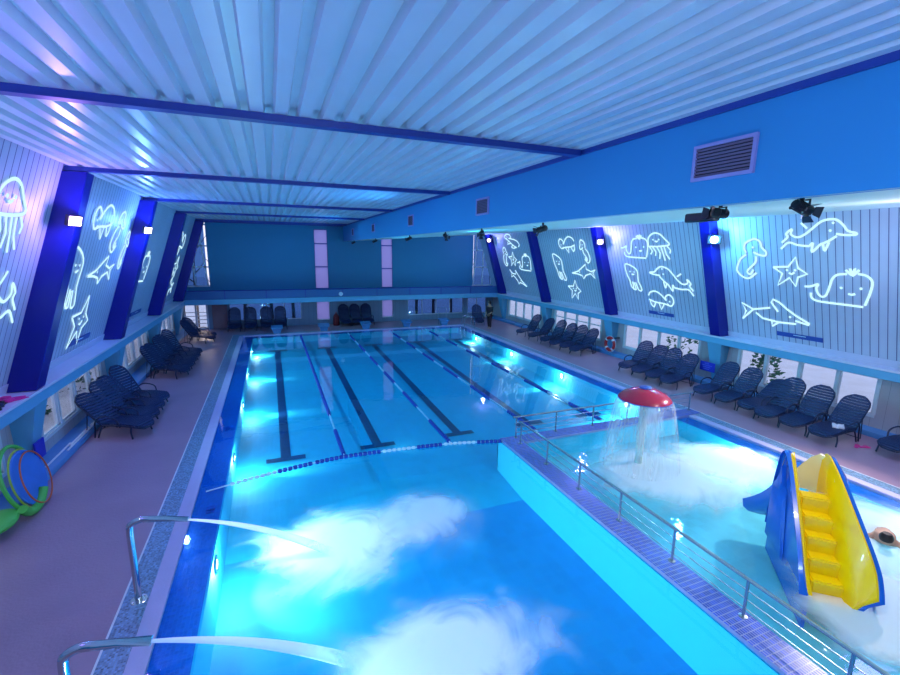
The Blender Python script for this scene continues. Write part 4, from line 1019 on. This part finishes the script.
b = B(); pts = [(0, .50*math.sin(a), -.56*math.cos(a)) for a in [(-.9+i*.18) for i in range(11)]]; tube(b, pts, .075, 10); o = obj('foam_noodle', b, 'green', smooth=True, loc=(-4.22, 9.62, .66)); tag(o, 'fat green foam noodle bent round the foot of the hoops', 'pool noodle')
b = B(); lathe(b, [(0, .10), (.16, .09), (.26, .05), (.28, .0), (.26, -.05), (0, -.07)], 24)
for v in b.verts: v.co.y *= 1.5
o = obj('swim_float', b, 'green', smooth=True, loc=(-4.50, 9.0, .24)); tag(o, 'flat green swim float lying at the left edge below the hoops', 'swim float')
for k, (y0, y1, x, z) in enumerate(((11.3, 12.55, -4.66, .17), (12.4, 13.6, -4.62, .17), (12.1, 13.9, -4.56, .17), (13.7, 15.3, -4.60, .17))):
    b = B(); tube(b, [(0, 0, 0), (0, y1-y0, 0)], .02, 8)
    if k % 2: lathe(b, [(.03, 0), (.03, .12)], 8, c=(0, 0, 0), axis='Y')
    o = obj('white_pole', b, 'white', loc=(x, y0, z+.02)); tag(o, 'long white pole lying on the left curb, %s' % ['nearest to the hoops', 'second from the hoops', 'in the middle', 'farthest, by the loungers'][k], 'pole', 'white poles on the left curb')
fins = [(-4.72, 10.55, 'pink', 'pink swim fin on the left ledge, nearest the edge'), (-4.62, 10.42, 'pink', 'second pink swim fin on the left ledge'), (-4.70, 10.25, 'black', 'black swim fin on the left ledge before the pink ones'), (-4.66, 9.95, 'black', 'black swim fin on the left ledge, nearest to the camera'), (-4.75, 10.1, 'navy_weave', 'dark blue swim fin lying against the left wall on the ledge')]
for k, (x, y, mt, lab) in enumerate(fins):
    f = tag(empty('swim_fin', (x, y, 1.935), R(20+37*k)), lab, 'swim fin', 'swim fins on the left ledge')
    b = B(); hexa(b, [(0, -.05, 0), (.22, -.08, 0), (.22, .08, 0), (0, .05, 0)], [(0, -.05, .02), (.22, -.08, .012), (.22, .08, .012), (0, .05, .02)]); obj('blade', b, mt, f)
    b = B(); lathe(b, [(.02, 0), (.055, .0), (.05, .06), (.02, .07)], 14)
    for v in b.verts: v.co.x = v.co.x*1.7-.06
    obj('foot_pocket', b, mt, f)

# ------------------------------------------------------------------ red bag at the far wall
t = tag(empty('kit_bag', (3.72, 28.9, .03)), 'small dark red upright bag left of the three far loungers', 'bag')
b = B(); lathe(b, [(0, 0), (.17, 0), (.20, .06), (.19, .5), (.14, .68), (.05, .76), (0, .77)], 18); obj('body', b, 'dark_red', t, smooth=True)
b = B(); tube(b, smoothpath([(-.1, -.15, .62), (-.06, -.22, .4), (-.1, -.2, .12)], 4), .015, 6); tube(b, smoothpath([(-.06, 0, .76), (0, 0, .86), (.06, 0, .76)], 4), .015, 6); obj('strap', b, 'red', t)

# ------------------------------------------------------------------ people
def skin(name, verts, edges, mat, root=0, parent=None, sub=2, loc=None):
    me = bpy.data.meshes.new(name); me.from_pydata([v[:3] for v in verts], edges, []); me.update()
    o = bpy.data.objects.new(name, me); COL.objects.link(o)
    md = o.modifiers.new('skin', 'SKIN'); md.use_smooth_shade = True
    if not me.skin_vertices: bpy.context.view_layer.update()
    sv = me.skin_vertices[0].data
    for i, v in enumerate(verts):
        r_ = v[3]; sv[i].radius = r_ if isinstance(r_, tuple) else (r_, r_); sv[i].use_root = (i == root)
    s_ = o.modifiers.new('sub', 'SUBSURF'); s_.levels = sub; s_.render_levels = sub
    me.materials.append(M(mat))
    if parent: o.parent = parent
    if loc: o.location = loc
    return o
def figure_standing(loc, rz, label):
    t = tag(empty('person', loc, R(rz)), label, 'person')
    # 0 pelvis .. facing +x
    V = [(0, 0, .93, (.13, .16)), (0, 0, 1.08, (.11, .14)), (0.01, 0, 1.28, (.12, .17)), (.0, 0, 1.42, (.09, .15)), (.02, 0, 1.50, .055), (.04, 0, 1.58, .085), (.04, 0, 1.68, .085),
         (0, .09, .86, .095), (.03, .10, .50, .065), (.0, .10, .10, .042), (.12, .11, .05, .04),
         (0, -.09, .86, .095), (-.02, -.10, .50, .065), (-.06, -.10, .10, .042), (.06, -.11, .05, .04),
         (.0, .19, 1.40, .055), (.03, .25, 1.13, .042), (.20, .20, 1.00, .032), (.28, .16, .99, .035),
         (.0, -.19, 1.40, .055), (-.02, -.26, 1.12, .042), (.06, -.27, .88, .032), (.08, -.27, .80, .035)]
    E_ = [(0, 1), (1, 2), (2, 3), (3, 4), (4, 5), (5, 6), (0, 7), (7, 8), (8, 9), (9, 10), (0, 11), (11, 12), (12, 13), (13, 14), (3, 15), (15, 16), (16, 17), (17, 18), (3, 19), (19, 20), (20, 21), (21, 22)]
    skin('body', V, E_, 'skin', 0, t)
    # hands: five fingers each
    for hx, hy, hz, dx, dz in ((.28, .16, .99, 1, 0), (.08, -.27, .80, .2, -1)):
        b = B(); d = Vector((dx, 0, dz)).normalized(); sdv = Vector((0, 1, 0))
        for k in range(4):
            p = Vector((hx, hy, hz))+sdv*(.02*(k-1.5)); tube(b, [p, p+d*.06, p+d*(.10-.01*abs(k-1.5))+Vector((0, 0, -.015))], [.012, .010, .007], 6)
        p = Vector((hx, hy, hz))+sdv*.03; tube(b, [p-d*.02, p+sdv*.03+d*.02, p+sdv*.03+d*.05], [.013, .011, .008], 6); obj('hand', b, 'skin', t, smooth=True)
    C1 = [(0, 0, .82, (.18, .22)), (0, 0, 1.08, (.16, .20)), (0.01, 0, 1.28, (.17, .22)), (.0, 0, 1.43, (.13, .20)), (0, .20, 1.40, .085), (.04, .26, 1.08, .068), (0, -.20, 1.40, .085), (-.02, -.27, 1.06, .068)]
    skin('shirt', C1, [(0, 1), (1, 2), (2, 3), (3, 4), (4, 5), (3, 6), (6, 7)], 'dark_cloth', 0, t)
    C2 = [(0, 0, .95, (.15, .17)), (0, .09, .84, .112), (.03, .10, .50, .085), (.0, .10, .12, .062), (0, -.09, .84, .112), (-.02, -.10, .50, .085), (-.06, -.10, .12, .062)]
    skin('trousers', C2, [(0, 1), (1, 2), (2, 3), (0, 4), (4, 5), (5, 6)], 'dark_cloth', 0, t)
    b = B(); lathe(b, [(0, .125), (.06, .115), (.098, .06), (.10, 0), (.085, -.06), (.06, -.10)], 18, c=(.022, 0, 1.655)); obj('hair', b, 'hair', t, smooth=True)
    b = B(); tube(b, [(.115, 0, 1.65), (.135, 0, 1.615), (.118, 0, 1.605)], [.008, .016, .01], 6); obj('nose', b, 'skin', t)
    b = B()
    for sy in (-1, 1): lathe(b, [(0, .01), (.011, .006), (.011, 0)], 8, c=(.112, sy*.033, 1.645), axis='X')
    obj('eyes', b, 'white', t)
figure_standing((12.55, 24.75, .03), 200, 'person in dark clothes standing on the deck in the far right corner')
# swimmer half under water right of the slide
t = tag(empty('person', (9.55, 3.62, .05), R(205)), 'swimmer with dark hair in the shallow water right of the slide', 'person')
V = [(-.34, 0, -.10, (.12, .15)), (-.15, 0, -.02, (.12, .17)), (.04, 0, .03, (.12, .19)), (.17, 0, .06, (.09, .14)), (.26, 0, .10, .055), (.34, 0, .14, .085), (.42, 0, .16, .075),
     (.15, .20, .02, .058), (.36, .33, .03, .044), (.56, .28, .02, .034), (.63, .26, .01, .032),
     (.13, -.20, .0, .058), (-.02, -.38, -.04, .044), (.14, -.50, -.03, .034),
     (-.52, .09, -.20, .09), (-.85, .12, -.26, .06), (-1.15, .12, -.3, .045), (-.52, -.09, -.20, .09), (-.85, -.13, -.28, .06), (-1.15, -.14, -.3, .045)]
E_ = [(0, 1), (1, 2), (2, 3), (3, 4), (4, 5), (5, 6), (3, 7), (7, 8), (8, 9), (9, 10), (3, 11), (11, 12), (12, 13), (0, 14), (14, 15), (15, 16), (0, 17), (17, 18), (18, 19)]
skin('body', V, E_, 'skin', 0, t)
b = B(); lathe(b, [(0, .10), (.06, .09), (.092, .04), (.094, 0), (.08, -.04)], 18, c=(.36, 0, .185)); obj('hair', b, 'hair', t, smooth=True)
b = B()
for k in range(4): tube(b, [(.62, .235+.018*k, .02), (.68, .235+.018*k, .018), (.715, .235+.018*k, .0)], [.011, .01, .007], 6)
tube(b, [(.58, .295, .02), (.61, .325, .02), (.64, .33, .01)], [.012, .01, .008], 6); obj('hand', b, 'skin', t, smooth=True)

# ------------------------------------------------------------------ outside: trees, hedge, stone bank
def tree(x, y, h, seed, label, group):
    rnd = random.Random(seed); b = B(); tube(b, [(0, 0, 0), (rnd.uniform(-.1, .1), 0, h*.5), (rnd.uniform(-.2, .2), 0, h)], [.13, .09, .03], 7)
    for k in range(9):
        z = h*(.25+.07*k); a = rnd.uniform(0, 2*PI); l_ = rnd.uniform(.6, 1.3)
        tube(b, [(0, 0, z), (l_*.5*math.cos(a), l_*.5*math.sin(a), z+l_*.4), (l_*math.cos(a), l_*math.sin(a), z+l_)], [.04, .025, .01], 5)
    o = obj('bare_tree', b, 'bark', loc=(x, y, -.36)); tag(o, label, 'tree', group)
for k in range(14):
    tree(-4.5+k*1.5+random.uniform(-.4, .4), 32.5+random.uniform(0, 3.5), random.uniform(4.5, 7.5), k, 'bare dark tree trunk outside behind the far windows', 'bare trees behind the far windows')
def bush(x, y, r_, h, seed, label, group=None, mat='foliage', nm='bush', kind=None):
    rnd = random.Random(seed); b = B()
    for k in range(260):
        a, e = rnd.uniform(0, 2*PI), rnd.uniform(0, PI/2); q = rnd.uniform(.7, 1)
        p = Vector((r_[0]*math.cos(a)*math.cos(e)*q, r_[1]*math.sin(a)*math.cos(e)*q, h*math.sin(e)*q)); d = Vector((rnd.uniform(-1, 1), rnd.uniform(-1, 1), rnd.uniform(-.3, 1))).normalized()*.14; s_ = d.orthogonal().normalized()*.06
        b.faces.new([b.verts.new(p-s_), b.verts.new(p+d), b.verts.new(p+s_), b.verts.new(p-d*.6)])
    tag(obj(nm, b, mat, loc=(x, y, -.35)), label, 'bush', group, kind)
bush(17.2, 14.2, (1.0, 1.3), 2.3, 3, 'green bush outside the second right bay window')
bush(16.9, 10.6, (.8, .6), 1.9, 4, 'green bush outside the nearest right bay window')
for k, y in enumerate((13.2, 16.0, 19.6, 24.0)): bush(-7.3, y, (.9, 1.4), 1.2, 10+k, 'dark green bush outside the left windows, %s' % ['nearest', 'second', 'third', 'farthest'][k], 'bushes outside the left windows')
b = B(); hexa(b, [(-9, 6, -.4), (-9, 30, -.4), (-13, 30, -.4), (-13, 6, -.4)], [(-10, 6, 2.2), (-10, 30, 2.2), (-13, 30, 2.2), (-13, 6, 2.2)]); o = tag(obj('stone_bank', b, 'rock'), 'pale rocky bank outside the left windows', 'stone bank')

# ------------------------------------------------------------------ light
w = bpy.data.worlds.new('world'); SC.world = w; w.use_nodes = True; nt = w.node_tree; nt.nodes.clear()
out = nt.nodes.new('ShaderNodeOutputWorld'); bg = nt.nodes.new('ShaderNodeBackground'); bg.inputs[0].default_value = (.80, .80, 1., 1); bg.inputs[1].default_value = 1.3
nt.links.new(bg.outputs[0], out.inputs[0])
# warm lamp over the garden door
lamp('garden_door_lamp', 'POINT', (-3.9, 30.6, 1.7), (1., .62, .42), 120, .15)
# unseen coloured wash lights without fixtures, partly added as fill
def wash(x, y, z, col, e, r=.45): lamp('unseen_wash', 'POINT', (x, y, z), col, e, r)
wash(-2.4, 4.4, 5.0, (.32, .18, 1.), 55)
wash(12.6, 4.4, 5.0, (.50, .38, 1.), 150)
wash(8.5, 3.0, 4.9, (1., .80, .86), 150)  # added to whiten the slide and the right deck
wash(1.0, -1.5, 5.4, (.50, .66, 1.), 480)  # added behind the camera to even out the light
def beam(x, y, z, col, e, aim, ang, r=.2): lamp('fill_beam', 'SPOT', (x, y, z), col, e, r, aim, ang, .7)  # added spots brightening walls, pools and foam, mostly without fixtures
beam(4.1, 13.0, 5.0, (.02, .32, 1.), 420, (-4, 13, 6.0), 125)
beam(4.1, 22.0, 5.0, (.02, .35, 1.), 420, (-3, 26, 6.0), 125)
beam(5.4, 13.0, 4.9, (.04, .48, 1.), 380, (14, 13, 5.8), 125)
beam(5.4, 21.0, 4.9, (.02, .48, 1.), 420, (13, 25, 5.8), 125)
for y, e in ((11.6, 700), (17.2, 800), (22.7, 800)): beam(-3.3, y, 5.1, (.25, .80, 1.), e, (5.5, y, -.5), 95)
beam(-3.3, 5.8, 5.1, (1., .95, .95), 1300, (1.6, 5.6, 0), 52)
beam(4.7, 2.8, 5.0, (1., .88, .75), 260, (7.8, 3.3, .3), 60, .1)
beam(13.4, 5.8, 5.1, (1., .90, .86), 1500, (8.6, 5.2, 0), 75)
